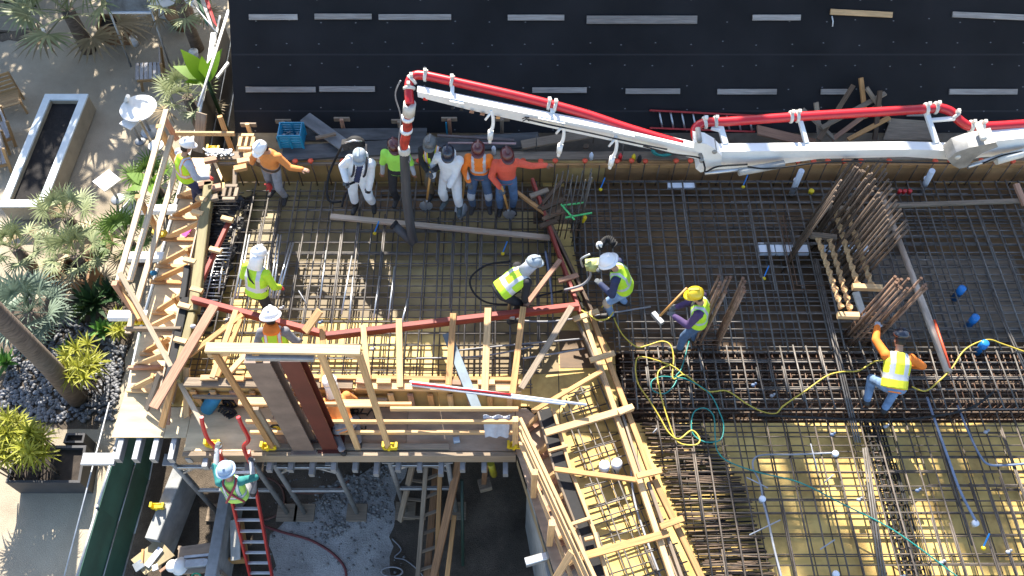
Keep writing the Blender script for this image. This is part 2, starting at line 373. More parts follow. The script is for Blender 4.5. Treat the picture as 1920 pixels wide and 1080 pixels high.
for i_, (xa, xb, ya, yb) in enumerate([(-5.55, -3.6, 8.9, 10.7), (-3.6, -1.2, 8.9, 10.7), (-1.2, .6, 8.9, 10.7), (-4.4, -2.2, 7.7, 8.9), (-2.2, .4, 7.7, 8.9), (-1.0, .8, 6.6, 7.7)]):  # damp ply, its colour also darkened to carry the bay's shade
    MB().prism([(xa, ya + .004), (xb - .006, ya + .004), (xb - .006, yb), (xa, yb)], .001, .0025).build('form_panel', mat('damp_shaded_form_ply_%d' % (i_ % 2), [(.33, .25, .105), (.24, .17, .07)][i_ % 2], .6, var=.45, scale=1.3), formdeck)
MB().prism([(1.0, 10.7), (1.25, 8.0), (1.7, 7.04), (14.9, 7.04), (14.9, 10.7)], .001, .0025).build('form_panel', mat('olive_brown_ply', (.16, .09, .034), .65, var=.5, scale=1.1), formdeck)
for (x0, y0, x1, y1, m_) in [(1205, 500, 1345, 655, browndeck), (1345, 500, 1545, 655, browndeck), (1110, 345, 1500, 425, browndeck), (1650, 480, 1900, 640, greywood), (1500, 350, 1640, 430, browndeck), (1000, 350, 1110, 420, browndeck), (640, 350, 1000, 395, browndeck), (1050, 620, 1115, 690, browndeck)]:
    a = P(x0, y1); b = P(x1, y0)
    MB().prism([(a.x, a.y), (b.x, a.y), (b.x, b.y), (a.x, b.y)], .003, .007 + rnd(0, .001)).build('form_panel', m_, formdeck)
for (x, y) in [(440, 420), (470, 470), (520, 440), (600, 520), (1740, 830), (1450, 860), (1650, 940)]:
    pass
# walkways
wl = thing('side_walkway', 'bright plywood walkway along the garden side of the formwork', 'walkway', (-6.1, 8, -.03))
yy = [11.35, 10.6, 8.75, 6.3, 5.47]
for i in range(4):
    xa = -6.30 - .04 * i
    MB().prism([(xa, yy[i] - .004), (-5.62, yy[i] - .004), (-5.62, yy[i + 1] + .004), (xa - .04, yy[i + 1] + .004)], -.03, -.005 - .003 * (i % 2)).build('plywood_sheet', ply, wl)
wf = thing('front_walkway', 'plywood walkway with a grey edge timber above the open pit', 'walkway', (-2.7, 5.5, -.03))
MB().prism([(-5.612, 5.47), (-5.254, 5.47), (-5.254, 6.0), (-5.612, 6.0)], -.03, -.007).build('plywood_sheet', ply, wf)
xs = [-5.25, -3.9, -1.7, .05]
for i in range(3):
    MB().prism([(xs[i] + .004, 5.24), (xs[i + 1] - .004, 5.24), (xs[i + 1] - .004, 6.0), (xs[i] + .004, 6.0)], -.03, -.006 - .003 * (i % 2)).build('plywood_sheet', plygrey if i else ply, wf)
MB().box((-5.24, 5.14, -.24), (.06, 5.22, .03)).build('edge_timber', mat('edge_plank', (.30, .23, .16), .85, var=.35, scale=2.2, bump=.15, stretch=WS), wf)
MB().beam((-3.9, 5.30, .03), (-1.0, 5.30, .03), .1, .05).build('sole_plate', greywood, wf)
wr = thing('side_gangway', 'narrow plywood gangway behind the guard rail beside the strip of deck', 'walkway', (.6, 4, -.03))
GW = [(.06, 5.98), (.24, 5.98), (.60, 5.66), (1.17, 3.28), (1.72, 1.0), (1.06, 1.0), (.64, 3.28), (.10, 5.14), (.06, 5.2)]
MB().prism(GW, -.03, -.005).build('plywood_sheet', plygrey, wr)
MB().slab([V(.075, 5.12, -.035), V(.62, 3.28, -.035), V(1.03, 1.0, -.035), V(1.03, 1.0, -.30), V(.62, 3.28, -.30), V(.075, 5.12, -.30)], .04).build('edge_board', ply, wr)
# joists and shoring under the platform
for k in range(7):
    p = P(228 + 33 * k, 846, -.16)
    tag(MB().beam((p.x, 5.12 if k < 5 else 5.0, -.13), (p.x, 9.2, -.13), .09, .17).build('joist', galv), '%s grey metal joist from the left with its end showing under the platform corner' % ORD[k], 'joist', 'joists under the platform edge')
for k in range(14):
    x = P(468 + 40 * k, 862, -.33).x
    tag(MB().beam((x, 5.02 if k % 3 else 4.95, -.33), (x, 8, -.33), .085, .13).build('joist', galv), '%s joist stub along the front edge timber, counted from the ladder' % ORD[k], 'joist', 'joists under the front walkway')
for k, (x, y, L) in enumerate([(205, 592, .62), (240, 482, .5), (262, 393, .3)]):
    p = P(x, y, -.14)
    tag(MB().beam((p.x, p.y, -.14), (-5.7, p.y, -.14), .17, .12).build('joist_end', white), '%s white joist end poking out beyond the side walkway, from the bottom' % ORD[k], 'joist', 'white joist ends at the garden side')
p = P(985, 1055, -.14); tag(MB().beam(p, P(1030, 1042, -.14), .12, .14).build('joist_end', alu), 'bare aluminium joist end sticking out below the side gangway', 'joist')
tag(MB().box((-6.95, 5.1, -.30), (-6.42, 5.3, -.23)).build('ledger_beam', galv), 'pale metal ledger lying across under the joists at the platform corner', 'beam')
def shore(px0, px1, pyt, pyb, lab):
    a = P(px0, pyt, -.42); b = P(px1, pyt, -.42)
    t = thing('shoring_frame', lab, 'shoring frame', (a.x, a.y, GZ), 'aluminium shoring frames in the pit')
    for q in (a, b):
        MB().tube([(q.x, q.y, -.40), (q.x, q.y, GZ + .06)], .045, 10).build('leg', mat('dull_alloy', (.22, .225, .23), .6, .4, var=.3), t)
        MB().box((q.x - .19, q.y - .17, GZ + .012), (q.x + .19, q.y + .17, GZ + .055)).build('sole_pad', greywood, t)
        MB().box((q.x - .1, q.y - .1, -.44), (q.x + .1, q.y + .1, -.41)).build('head_plate', galv, t)
    for z in (-.75, -1.9):
        MB().beam((a.x, a.y, z), (b.x, b.y, z), .06, .08).build('cross_rail', alu, t)
    s = (b - a).normalized() * .3
    MB().beam(V(a.x, a.y, -1.05), V(a.x, a.y, -.78) + s, .04, .04).build('knee_brace', alu, t); MB().beam(V(b.x, b.y, -1.05), V(b.x, b.y, -.78) - s, .04, .04).build('knee_brace', alu, t)
shore(318, 470, 862, 910, 'leftmost aluminium shoring frame, behind the red ladder')
shore(508, 622, 862, 905, 'middle aluminium shoring frame between the ladder and the loose timbers')
shore(728, 838, 858, 905, 'rightmost aluminium shoring frame, over the stacked long timbers')
def wall(name, label, a, b, th, z0, z1, m, cat='wall'):
    return tag(MB().beam(V(a.x, a.y, (z0 + z1) / 2), V(b.x, b.y, (z0 + z1) / 2), th, z1 - z0).build(name, m), label, cat)
wall('foundation_wall', 'long grey concrete wall in the pit with a yellow cap on it', P(335, 880, -2.3), P(283, 1010, -2.3), .24, GZ, -2.3, conc)
wall('foundation_wall', 'grey concrete wall in the pit behind the red ladder', P(425, 905, -2.3), P(392, 1090, -2.3), .20, GZ, -2.3, conc)
wall('foundation_wall', 'dark concrete wall below the side gangway', V(.35, 5.0, 0), V(.95, 1.5, 0), .2, GZ, -.36, conc)
wall('foundation_wall', 'concrete wall at the back of the pit in deep shade', V(-6.6, 9.6, 0), V(8, 9.6, 0), .2, GZ, -.5, conc)

# ---------------------------------------------------------------- edge forms
bw = thing('back_form_wall', 'long yellow plywood form wall along the back of the deck', 'formwork', (2, 10.8, 0))
x = -5.55
while x < 14.5:
    MB().box((x, 10.735, 0), (x + 1.21, 10.765, .60)).build('plywood_panel', mat('aged_form_ply', (.46, .31, .12), .7, var=.4, scale=1.2, stretch=(1, 1, 1)) if x < .8 else mat('brown_wall_ply', (.36, .20, .085), .7, var=.5, scale=1.2), bw); x += 1.22
MB().beam((-5.55, 10.85, .625), (5.0, 10.85, .625), .19, .04).build('top_plank', greywood, bw)
MB().beam((5.01, 10.85, .62), (15, 10.85, .62), .19, .04).build('top_plank', greywood, bw)
MB().beam((-.1, 10.705, .52), (15, 10.705, .52), .05, .09).build('ledger_strip', fir, bw)
MB().beam((-5.5, 10.71, .56), (-.12, 10.71, .56), .04, .06).build('ledger_strip', greywood, bw)
caplab = 'orange capped dowel bar standing in the row along the back form wall'
proto = None
for k in range(54):
    x = -5.15 + .283 * k + rnd(-.03, .03); capped = (x > 0 and random.random() < .8) or x in () or k in (4, 5, 7, 12)
    d = thing('dowel_bar', caplab if capped else 'bare dowel bar standing in the row along the back form wall', 'rebar', (x, 10.655 - rnd(0, .02), 0), 'dowel bars along the back form wall')
    MB().tube([d.location + V(0, 0, .01), d.location + V(0, 0, .70 if capped else .6)], .012, 6).build('bar', rust, d)
    if capped: MB().lathe(d.location + V(0, 0, .66), [(.02, 0), (.024, .05), (.05, .055), (.055, .075), (.03, .09)], 10).build('cap', orangecap, d)
# garden side form
sf = thing('side_form_wall', 'timber edge form with olive waler along the garden side of the deck', 'formwork', (-5.6, 8.3, 0))
MB().slab([V(-5.60, 10.7, 0), V(-5.58, 6.05, 0), V(-5.58, 6.05, .62), V(-5.60, 10.7, .62)], .025).build('plywood_panel', plygrey, sf)
MB().beam(P(393, 345, .66), P(364, 585, .66), .17, .16).build('waler', olive, sf)
MB().beam(P(362, 590, .64), P(331, 715, .64), .13, .15).build('waler', olive, sf)
MB().beam(P(349, 560, .62), P(316, 720, .62), .13, .1).build('steel_strap', rubber, sf)
MB().beam(P(352, 500, .62), P(343, 560, .62), .10, .1).build('steel_strap', rubber, sf)
MB().beam(P(437, 418, .6), P(366, 560, .6), .075, .09).build('red_rail', redpaint_wood, sf) if False else MB().beam(P(430, 415, .6), P(362, 562, .6), .07, .09).build('red_rail', redpaint_wood, sf)
for (x, y) in [(432, 412), (410, 470), (375, 545), (362, 490), (376, 400), (352, 575), (345, 640), (384, 375)]:
    p = P(x, y, .72); MB().beam(p + V(-.16, .04, 0), p + V(.05, -.02, 0), .09, .07).build('cleat', pine, sf)
KK = [((342, 365), (367, 350)), ((327, 405), (379, 371)), ((313, 445), (363, 415)), ((301, 495), (352, 460)), ((293, 525), (343, 495)), ((297, 582), (328, 552)), ((282, 613), (319, 587)), ((274, 659), (306, 633)), ((257, 685), (297, 662)), ((250, 728), (290, 700))]
for i, (a, b) in enumerate(KK):
    a3 = P(a[0], a[1], .04); b3 = P(b[0] + 12, b[1] + 2, .58)
    t = thing('kicker_brace', '%s triangular kicker brace from the top along the side walkway' % ORD[i], 'brace', (a3.x, a3.y, 0), 'kicker braces on the side walkway')
    MB().beam(a3, b3, .045, .10).build('diagonal', [pine, fir, pine][i % 3], t)
    c = P(b[0] + 10, a[1] + 2, .03); MB().beam(a3 + V(-.1, -.03, -.01), V(c.x, a3.y - .05, .03), .075, .045).build('foot', [fir, pine][i % 2], t)
    if i % 2: MB().beam(V(c.x + .05, a3.y - .02, .05), V(c.x + .05, a3.y - .02, .55), .05, .09).build('stud', fir, t)
# front form
ff = thing('front_form_wall', 'plywood edge form with studs facing the front walkway', 'formwork', (-2.6, 6.1, 0))
A = V(-5.2, 6.08, 0); B = V(.15, 5.98, 0)
for k in range(4):
    a = A.lerp(B, k / 4) + V(.004, 0, 0); b = A.lerp(B, (k + 1) / 4) - V(.004, 0, 0)
    MB().slab([a, b, b + V(0, 0, .60), a + V(0, 0, .60)], .02).build('plywood_panel', mat('ochre_form_ply', (.44, .28, .10), .7, var=.3, scale=1.5), ff)
for k in range(17):
    a = A.lerp(B, (k + .4) / 17) + V(0, -.06, 0)
    MB().beam(a, a + V(0, 0, .58), .09, .04).build('stud', [fir, pine, redwood][k % 3], ff)
MB().beam(A + V(0, .06, .64), A.lerp(B, .5) + V(0, .06, .64), .15, .06).build('top_plate', greywood, ff)
MB().beam(A.lerp(B, .51) + V(0, .06, .64), B + V(0, .06, .64), .15, .06).build('top_plate', pine, ff)
MB().beam(A.lerp(B, .18) + V(0, .16, .68), A.lerp(B, .98) + V(0, .18, .68), .07, .07).build('waler', fir, ff)
MB().beam(A.lerp(B, .02) + V(0, -.10, .45), A.lerp(B, .6) + V(0, -.10, .45), .04, .09).build('waler', greywood, ff)
for k in range(11):
    a = A.lerp(B, (k + .5) / 11) + V(rnd(-.1, .1), .1, .72); MB().beam(a, a + V(rnd(.15, .3), rnd(-.02, .02), 0), .09, .05).build('cleat', [pine, fir, redwood][k % 3], ff)
# ---------------------------------------------------------------- people
skinm = [mat('skin_%s' % n, c, .55, var=.12, scale=9) for n, c in (('tan', (.40, .22, .14)), ('brown', (.27, .135, .08)))]
hairm = mat('dark_hair', (.02, .015, .012), .7); eyem = mat('eye_dark', (.02, .015, .012), .3)
lime = mat('lime_fabric', (.46, .72, .03), .8, var=.12, scale=7, bump=.1); silver = mat('reflective_tape', (.55, .56, .58), .35, .2, var=.1, scale=9)
hiorange = mat('orange_fabric', (.80, .20, .02), .8, var=.14, scale=7, bump=.1); orangeshirt = mat('soft_orange_fabric', (.66, .24, .06), .85, var=.16, scale=7, bump=.1)
coral = mat('coral_fabric', (.72, .11, .06), .85, var=.14, scale=7, bump=.1); limeshirt = mat('lime_shirt', (.36, .78, .10), .85, var=.12, scale=7, bump=.1)
suit = mat('white_overall', (.70, .74, .77), .75, var=.10, scale=9, bump=.25); denim = mat('denim', (.07, .13, .24), .85, var=.35, scale=9, bump=.1); worn = mat('worn_denim', (.16, .26, .42), .85, var=.5, scale=6, bump=.1)
blackcl = mat('black_cloth', (.022, .022, .026), .85, var=.4, scale=9); greycl = mat('grey_cloth', (.22, .22, .24), .85, var=.3, scale=9, bump=.1); khaki = mat('khaki_cloth', (.13, .10, .065), .85, var=.3, scale=9)
navy = mat('navy_cloth', (.025, .035, .09), .85, var=.3, scale=9); purple = mat('purple_cloth', (.07, .04, .12), .85, var=.3, scale=9); teal = mat('teal_cloth', (.03, .22, .21), .85, var=.2, scale=9); lightgrey = mat('light_grey_cloth', (.40, .43, .48), .85, var=.2, scale=9)
boot = mat('dark_boot', (.03, .026, .024), .6, var=.4, scale=7); gumboot = mat('grey_gumboot', (.12, .15, .155), .5, var=.3, scale=6); glove = mat('grey_glove', (.10, .11, .12), .8, var=.3, scale=9); redglove = mat('red_glove', (.55, .05, .04), .8)
maroonhat = mat('maroon_shell', (.10, .022, .022), .3, var=.35, scale=9, coat=.3); greyhat = mat('grey_shell', (.13, .14, .14), .5, var=.3, scale=9); whitehat = mat('white_shell', (.82, .82, .82), .3, var=.06, scale=9, coat=.3); navyhat = mat('navy_shell', (.02, .025, .04), .25, coat=.4); yellowhat = mat('yellow_shell', (.78, .55, .02), .3, var=.1, scale=9, coat=.3); bluehat = mat('pale_blue_shell', (.33, .44, .58), .45, var=.25, scale=9); bluegreyhat = mat('blue_grey_shell', (.36, .42, .47), .35, var=.3, scale=9)
def solve(a, b, l1, l2, hint):
    d = b - a; L = min(d.length, (l1 + l2) * .995); dn = d.normalized(); b = a + dn * L
    x = (l1 * l1 - l2 * l2 + L * L) / (2 * L); h = math.sqrt(max(0, l1 * l1 - x * x)); hv = Vector(hint) - dn * Vector(hint).dot(dn)
    hv = hv.normalized() if hv.length > 1e-4 else V(0, 1, 0)
    return a + dn * x + hv * h, b
def remesh(mb, name, vox, sm=3):
    o = bpy.data.objects.new('tmp', mb.mesh('tmp')); COL.objects.link(o)
    r = o.modifiers.new('r', 'REMESH'); r.mode = 'VOXEL'; r.voxel_size = vox
    s = o.modifiers.new('s', 'SMOOTH'); s.iterations = sm; s.factor = .5
    dg = bpy.context.evaluated_depsgraph_get(); me = bpy.data.meshes.new_from_object(o.evaluated_get(dg)); me.name = name
    old = o.data; bpy.data.objects.remove(o); bpy.data.meshes.remove(old)
    a = me.attributes.get('gc') or me.attributes.new('gc', 'FLOAT_VECTOR', 'POINT')
    if a.domain != 'POINT' or len(a.data) != len(me.vertices): me.attributes.remove(a); a = me.attributes.new('gc', 'FLOAT_VECTOR', 'POINT')
    j = (rnd(0, 30), rnd(0, 30), rnd(0, 30)); a.data.foreach_set('vector', [c + j[i % 3] for v in me.vertices for i, c in enumerate(v.co)])
    me.polygons.foreach_set('use_smooth', [True] * len(me.polygons)); me.materials.clear(); me.update(); return me
def person(label, at, yaw, hip=(0, 0, .93), lean=0, side=0, turn=0, nod=10, look=0, hands=((-.25, .08, .85), (.25, .08, .85)), feet=((-.12, 0, 0), (.12, .02, 0)),
           shirt=greycl, sleeves='long', trousers=denim, vest=None, boots=boot, hat=whitehat, brim='cap', gloves=glove, skin=0, extra=(), group=None, hood=False, tall=.965, elbow=None, belt=False, knee=None, shorty=False, fistL=True):
    t = thing('person', label, 'person', at, group); t.rotation_euler.z = math.radians(yaw); t.scale = (tall,) * 3
    k = skinm[skin]; Pv = Vector(hip); q = Quaternion((0, 0, 1), math.radians(turn)) @ Quaternion((0, 1, 0), math.radians(side)) @ Quaternion((1, 0, 0), -math.radians(lean))
    X, Y, Z = q @ V(1, 0, 0), q @ V(0, 1, 0), q @ V(0, 0, 1)
    bend = (Quaternion((1, 0, 0), -math.radians(lean * .25)))
    waist = Pv + Z * .16; chest = Pv + Z * .36; neck = Pv + Z * .52 + Y * .01
    qh = Quaternion((0, 0, 1), math.radians(turn * .6 + look)) @ Quaternion((1, 0, 0), -math.radians(lean * .55 + nod)); hX, hY, hZ = qh @ V(1, 0, 0), qh @ V(0, 1, 0), qh @ V(0, 0, 1)
    head = neck + Z * .06 + hZ * .13 + hY * .03
    sh = [neck - Z * .07 + X * s * .185 for s in (-1, 1)]; hp_ = [Pv - Z * .02 + X * s * .095 for s in (-1, 1)]
    el, wr, kn, an = [], [], [], []
    for i, s in enumerate((-1, 1)):
        hint = (elbow[i] if elbow else (X * s * .6 - Y * .6 - Z * .5)); e, w = solve(sh[i], Vector(hands[i]), .29, .26, hint); el.append(e); wr.append(w)
        e, w = solve(hp_[i], Vector(feet[i]) + V(0, 0, .09), .43, .42, Y + X * s * .25); kn.append(e); an.append(w)
    def arms(mb, g, upto=1.0):
        for i in (0, 1):
            mb.capsule(sh[i], el[i], .058 + g, .046 + g)
            if upto >= 1: mb.capsule(el[i], wr[i], .046 + g, .034 + g)
        return mb
    def torso(mb, g):
        mb.loft([(Pv - Z * .10, X, Y, .10 + g, .08 + g), (Pv - Z * .03, X, Y, .165 + g, .115 + g), (waist, X, Y, .15 + g, .105 + g), (chest, X, Y, .175 + g, .12 + g), (neck - Z * .07, X, Y, .17 + g, .095 + g), (neck - Z * .02, X, Y, .10 + g * .6, .07 + g * .6), (neck + Z * .01, X, Y, .06, .055)])
        for s in sh: mb.ell(s, (.065 + g,) * 3, 10)
        return mb
    def legs(mb, g, cut=1.0):
        for i in (0, 1):
            mb.capsule(hp_[i], kn[i], .083 + g, .058 + g); mb.capsule(kn[i], kn[i].lerp(an[i], cut), .058 + g, lerp(.058, .042, cut) + g)
        mb.loft([(Pv + Z * .10, X, Y, .155 + g, .108 + g), (Pv, X, Y, .168 + g, .12 + g), (Pv - Z * .08, X, Y, .14 + g, .10 + g)])
        return mb
    def hand(mb, i, g):
        s = (-1, 1)[i]; d = (wr[i] - el[i]).normalized(); side_ = d.cross(Z if abs(d.dot(Z)) < .9 else Y).normalized(); nrm = side_.cross(d).normalized()
        if nrm.dot(Y) > 0 and abs(d.dot(Z)) > .7: pass
        mb.loft([(wr[i], side_, nrm, .03 + g, .022 + g), (wr[i] + d * .04, side_, nrm, .042 + g, .018 + g), (wr[i] + d * .085, side_, nrm, .040 + g, .015 + g)], 12)
        for j in range(4):
            b = wr[i] + d * .08 + side_ * (.03 - .02 * j); L = (.062, .075, .07, .055)[j]; c1 = b + d * L * .5 - nrm * .012; c2 = c1 + d * L * .28 - nrm * .03
            mb.capsule(b, c1, .0105 + g, .0098 + g, 8); mb.capsule(c1, c2, .0098 + g, .008 + g, 8)
        b = wr[i] + d * .02 + side_ * .034; c1 = b + d * .03 + side_ * .028 - nrm * .012; c2 = c1 + d * .03 - nrm * .016
        mb.capsule(b, c1, .013 + g, .011 + g, 8); mb.capsule(c1, c2, .011 + g, .009 + g, 8)
        return mb
    B = MB(); torso(B, 0); arms(B, 0); legs(B, 0)
    for i in (0, 1):
        hand(B, i, 0); fy_ = V(Y.x, Y.y, 0).normalized() + V(X.x, X.y, 0) * (-.2, .2)[i]
        B.capsule(an[i] + V(0, 0, -.03) - fy_ * .03, an[i] + V(0, 0, -.055) + fy_ * .15, .042, .032)
    B.capsule(neck - Z * .03, head - hZ * .05, .058, .052)
    B.loft([(head - hZ * .125 + hY * .035, hX, hY, .035, .035), (head - hZ * .10 + hY * .03, hX, hY, .052, .058), (head - hZ * .055 + hY * .012, hX, hY, .066, .085), (head, hX, hY, .075, .096), (head + hZ * .06, hX, hY, .073, .094), (head + hZ * .10, hX, hY, .05, .066), (head + hZ * .118, hX, hY, .02, .03)])
    B.capsule(head - hZ * .005 + hY * .088, head - hZ * .045 + hY * .110, .010, .017, 8); B.ell(head - hZ * .075 + hY * .088, (.024, .012, .010), 8)
    for s in (-1, 1): B.ell(head - hZ * .02 + hX * s * .078, (.012, .02, .032), 8)
    def part(name, mb, m, vox=.0135, sm=2):
        me = remesh(mb, name, vox, sm); o = bpy.data.objects.new(name, me); COL.objects.link(o); o.parent = t
        for q_ in (m if isinstance(m, (list, tuple)) else [m]): me.materials.append(q_)
        return o
    part('body', B, k, .0085, 2)
    E = MB()
    for s in (-1, 1): E.ell(head + hZ * .012 + hX * s * .032 + hY * .083, (.012, .008, .007), 6)
    E.ell(head - hZ * .076 + hY * .096, (.020, .006, .004), 6)
    e_ = E.build('face_details', eyem); e_.location = (0, 0, 0); e_.data = E.mesh('face_details'); e_.data.materials.append(eyem); e_.parent = t
    def plain(name, mb, m, parent=t):
        o = bpy.data.objects.new(name, mb.mesh(name)); COL.objects.link(o); o.parent = parent
        for q_ in (m if isinstance(m, (list, tuple)) else [m]): o.data.materials.append(q_)
        return o
    def classify(o, fn):
        for p in o.data.polygons: p.material_index = fn(p.center - Pv)
    if shirt is suit:
        cv = MB(); torso(cv, .035); arms(cv, .026); legs(cv, .032, .62); o = part('overall', cv, [suit, navy]);
        if hood == 'open': classify(o, lambda c: 1 if (c.dot(Y) > .05 and abs(c.dot(X)) < .055 and -.02 < c.dot(Z) < .5 and abs((c).dot(X)) < .055) else 0)
        hd = MB(); hd.loft([(neck - Z * .02 - Y * .06, X, Y, .12, .08), (neck + Z * .05 - Y * .08, X, Y, .12, .06), (neck + Z * .10 - Y * .10, X, Y, .09, .04)]); part('hood', hd, suit)
    else:
        sv = MB(); torso(sv, .018); arms(sv, .016, 1 if sleeves == 'long' else .5); o = part('shirt', sv, [shirt, silver])
        if shirt is hiorange and not vest:
            def band(c):
                z = c.dot(Z); x = abs(c.dot(X)); return 1 if (.14 < z < .20 and x < .21) or (.08 < x < .13 and z > .2) else 0
            classify(o, band)
        tv = MB(); legs(tv, .018, .93); o = part('trousers', tv, [trousers, knee or trousers])
        if knee:
            kk = [v_ - Pv for v_ in kn]; classify(o, lambda c: 1 if min((c - kk[0]).length, (c - kk[1]).length) < .10 else 0)
        if sleeves not in ('long', 'short'):
            for i in (0, 1): cf = MB(); cf.capsule(el[i].lerp(sh[i], .15), wr[i], .052, .042); part('sleeve', cf, sleeves)
    if vest:
        vm, trim = vest; vv = MB()
        vv.loft([(Pv - Z * .03, X, Y, .20, .15), (waist, X, Y, .19, .145), (chest, X, Y, .205, .152), (neck - Z * .09, X, Y, .185, .128), (neck - Z * .02, X, Y, .145, .105), (neck + Z * .005, X, Y, .115, .09)]); o = part('vest', vv, [vm, silver, trim, blackcl])
        def vst(c):
            z, x, y = c.dot(Z), abs(c.dot(X)), c.dot(Y)
            if y > .06 and x < .018: return 3
            if y > .04 and z > .40 and x < .06: return 3
            if .12 < z < .175: return 1
            if .105 < z < .19: return 2
            if z > .19 and .085 < x < .125: return 1
            if z > .19 and .07 < x < .14: return 2
            return 0
        classify(o, vst)
    for i in (0, 1):
        bv = MB(); fy_ = V(Y.x, Y.y, 0).normalized() + V(X.x, X.y, 0) * (-.2, .2)[i]
        bv.capsule(an[i] - V(0, 0, .03) - fy_ * .035, an[i] + V(0, 0, -.05) + fy_ * .16, .056, .046); bv.capsule(an[i].lerp(kn[i], .75 if boots is gumboot or shirt is suit else .38), an[i] - V(0, 0, .02), .064 if shirt is suit else .060, .058); part('boot', bv, boots)
    if gloves:
        gm = gloves if isinstance(gloves, (list, tuple)) else (gloves, gloves)
        for i in (0, 1):
            if gm[i]: g_ = MB(); hand(g_, i, .004); g_.capsule(wr[i].lerp(el[i], .22), wr[i], .044, .040, 10); part('glove', g_, gm[i], .0075, 1)
    # hair, hat
    hr = MB(); hr.loft([(head - hZ * .07 - hY * .035, hX, hY, .068, .055), (head - hY * .02, hX, hY, .079, .082), (head + hZ * .06 - hY * .01, hX, hY, .077, .09), (head + hZ * .12, hX, hY, .03, .04)]); plain('hair', hr, hairm)
    hb_ = head + hZ * .045; H_ = MB(); R = .135 if brim == 'full' else .122
    H_.loft([(hb_, hX, hY, R, R * 1.14), (hb_ + hZ * .05, hX, hY, R * .97, R * 1.1), (hb_ + hZ * .095, hX, hY, R * .80, R * .92), (hb_ + hZ * .128, hX, hY, R * .5, R * .6), (hb_ + hZ * .142, hX, hY, R * .15, R * .2)], 20)
    if hat is not None:
        ho = plain('hard_hat', H_, hat)
        bm = MB()
        if brim == 'full': bm.loft([(hb_ - hZ * .012, hX, hY, .165, .185), (hb_ + hZ * .004, hX, hY, .165, .185), (hb_ + hZ * .02, hX, hY, .13, .15)], 24)
        else: bm.loft([(hb_ + hY * .035 - hZ * .008, hX, hY, .118, .165), (hb_ + hY * .035 + hZ * .004, hX, hY, .120, .168), (hb_ + hY * .01 + hZ * .018, hX, hY, .118, .14)], 20)
        plain('brim', bm, hat, ho)
        rg = MB(); rg.beam(hb_ + hZ * .135 - hY * .10, hb_ + hZ * .143 + hY * .07, .04, .02, hZ); plain('ridge', rg, hat, ho)
    if 'shade' in extra:
        ns = MB(); ns.loft([(neck - Y * .05 + Z * .0, hX, hY, .12, .10), (head - hZ * .02 - hY * .03, hX, hY, .105, .10), (hb_ - hY * .02, hX, hY, .118, .125)]); plain('neck_shade', ns, whitehat if hat is whitehat else lightgrey)
    if 'glasses' in extra:
        gs = MB(); gs.ell(head + hZ * .012 + hY * .094, (.062, .016, .018), 10); plain('glasses', gs, rubber)
    if 'beard' in extra:
        gs = MB(); gs.loft([(head - hZ * .135 + hY * .04, hX, hY, .03, .03), (head - hZ * .09 + hY * .035, hX, hY, .060, .066), (head - hZ * .05 + hY * .02, hX, hY, .069, .08)]); plain('beard', gs, hairm)
    if belt:
        bl_ = MB(); bl_.loft([(Pv + Z * .02, X, Y, .192, .147), (Pv + Z * .075, X, Y, .188, .142)]); plain('belt', bl_, mat('leather', (.08, .045, .025), .6)); pz = MB().beam(Pv + X * .2 + Z * .05, Pv + X * .21 - Z * .12, .12, .07, Y); plain('pouch', pz, mat('leather', (0, 0, 0)))
    if 'harness' in extra:
        hs = MB()
        for s in (-1, 1): hs.tube(smooth_pts([Pv + X * s * .15 - Y * .155 + Z * .05, chest - Y * .168 - X * s * .01, neck - Z * .02 + X * s * -.10 - Y * .09, neck + X * s * -.1 + Y * .02], 4), .02, 6)
        plain('harness', hs, mat('red_webbing', (.35, .05, .07), .8))
    if 'sling' in extra:
        hs = MB(); hs.tube(smooth_pts([Pv + X * .19 + Z * .1, chest - Y * .165, neck - X * .13 - Y * .05], 4), .014, 6); plain('sling', hs, blackcl)
    W = Matrix.Translation(at) @ Matrix.Rotation(math.radians(yaw), 4, 'Z') @ Matrix.Scale(tall, 4)
    return dict(t=t, wr=[W @ (w + (w - e).normalized() * .05) for w, e in zip(wr, el)], W=W, chest=W @ chest, back=W @ (chest - Y * .22), neck=W @ neck, waist=W @ waist)
def shovel(label, a, b, kind='shovel'):
    'handle from a down to b'
    a = Vector(a); b = Vector(b); d = (b - a).normalized(); t = thing(kind, label, 'tool', b)
    MB().tube([a, b - d * (.12 if kind == 'shovel' else .03)], .021, 8).build('handle', mat('tool_handle', (.55, .28, .08), .55, var=.2, scale=3), t)
    if kind == 'shovel':
        s = d.cross(V(0, 1, 0)).normalized(); mb = MB(); vs = []
        for i in range(6):
            u = i / 5; w = (.05, .11, .12, .12, .10, .02)[i]; c = b + d * (u * .30 - .10)
            for k in (-1, -.5, 0, .5, 1): vs.append(c + s * w * k + V(0, .05 * (k * k) - .02, .0))
        mb.add(vs, [[i * 5 + k, i * 5 + k + 1, i * 5 + k + 6, i * 5 + k + 5] for i in range(5) for k in range(4)], smooth=True); mb.tube([b - d * .2, b - d * .05], .022, 8); mb.build('blade', galv, t)
    else:
        s = V(0, 0, 1).cross(d).normalized(); MB().beam(b - s * .12, b + s * .12, .085, .085).build('head', galv, t)
    return t
DZ = .31
a = person('worker in lime vest, grey sleeves and white helmet on the side walkway', P(376, 388, .02), -50, hands=((-.28, .25, .82), (.3, .3, .95)), lean=14, nod=25, shirt=lightgrey, trousers=navy, vest=(lime, hiorange), hat=whitehat, gloves=(redglove, redglove), knee=greycl)
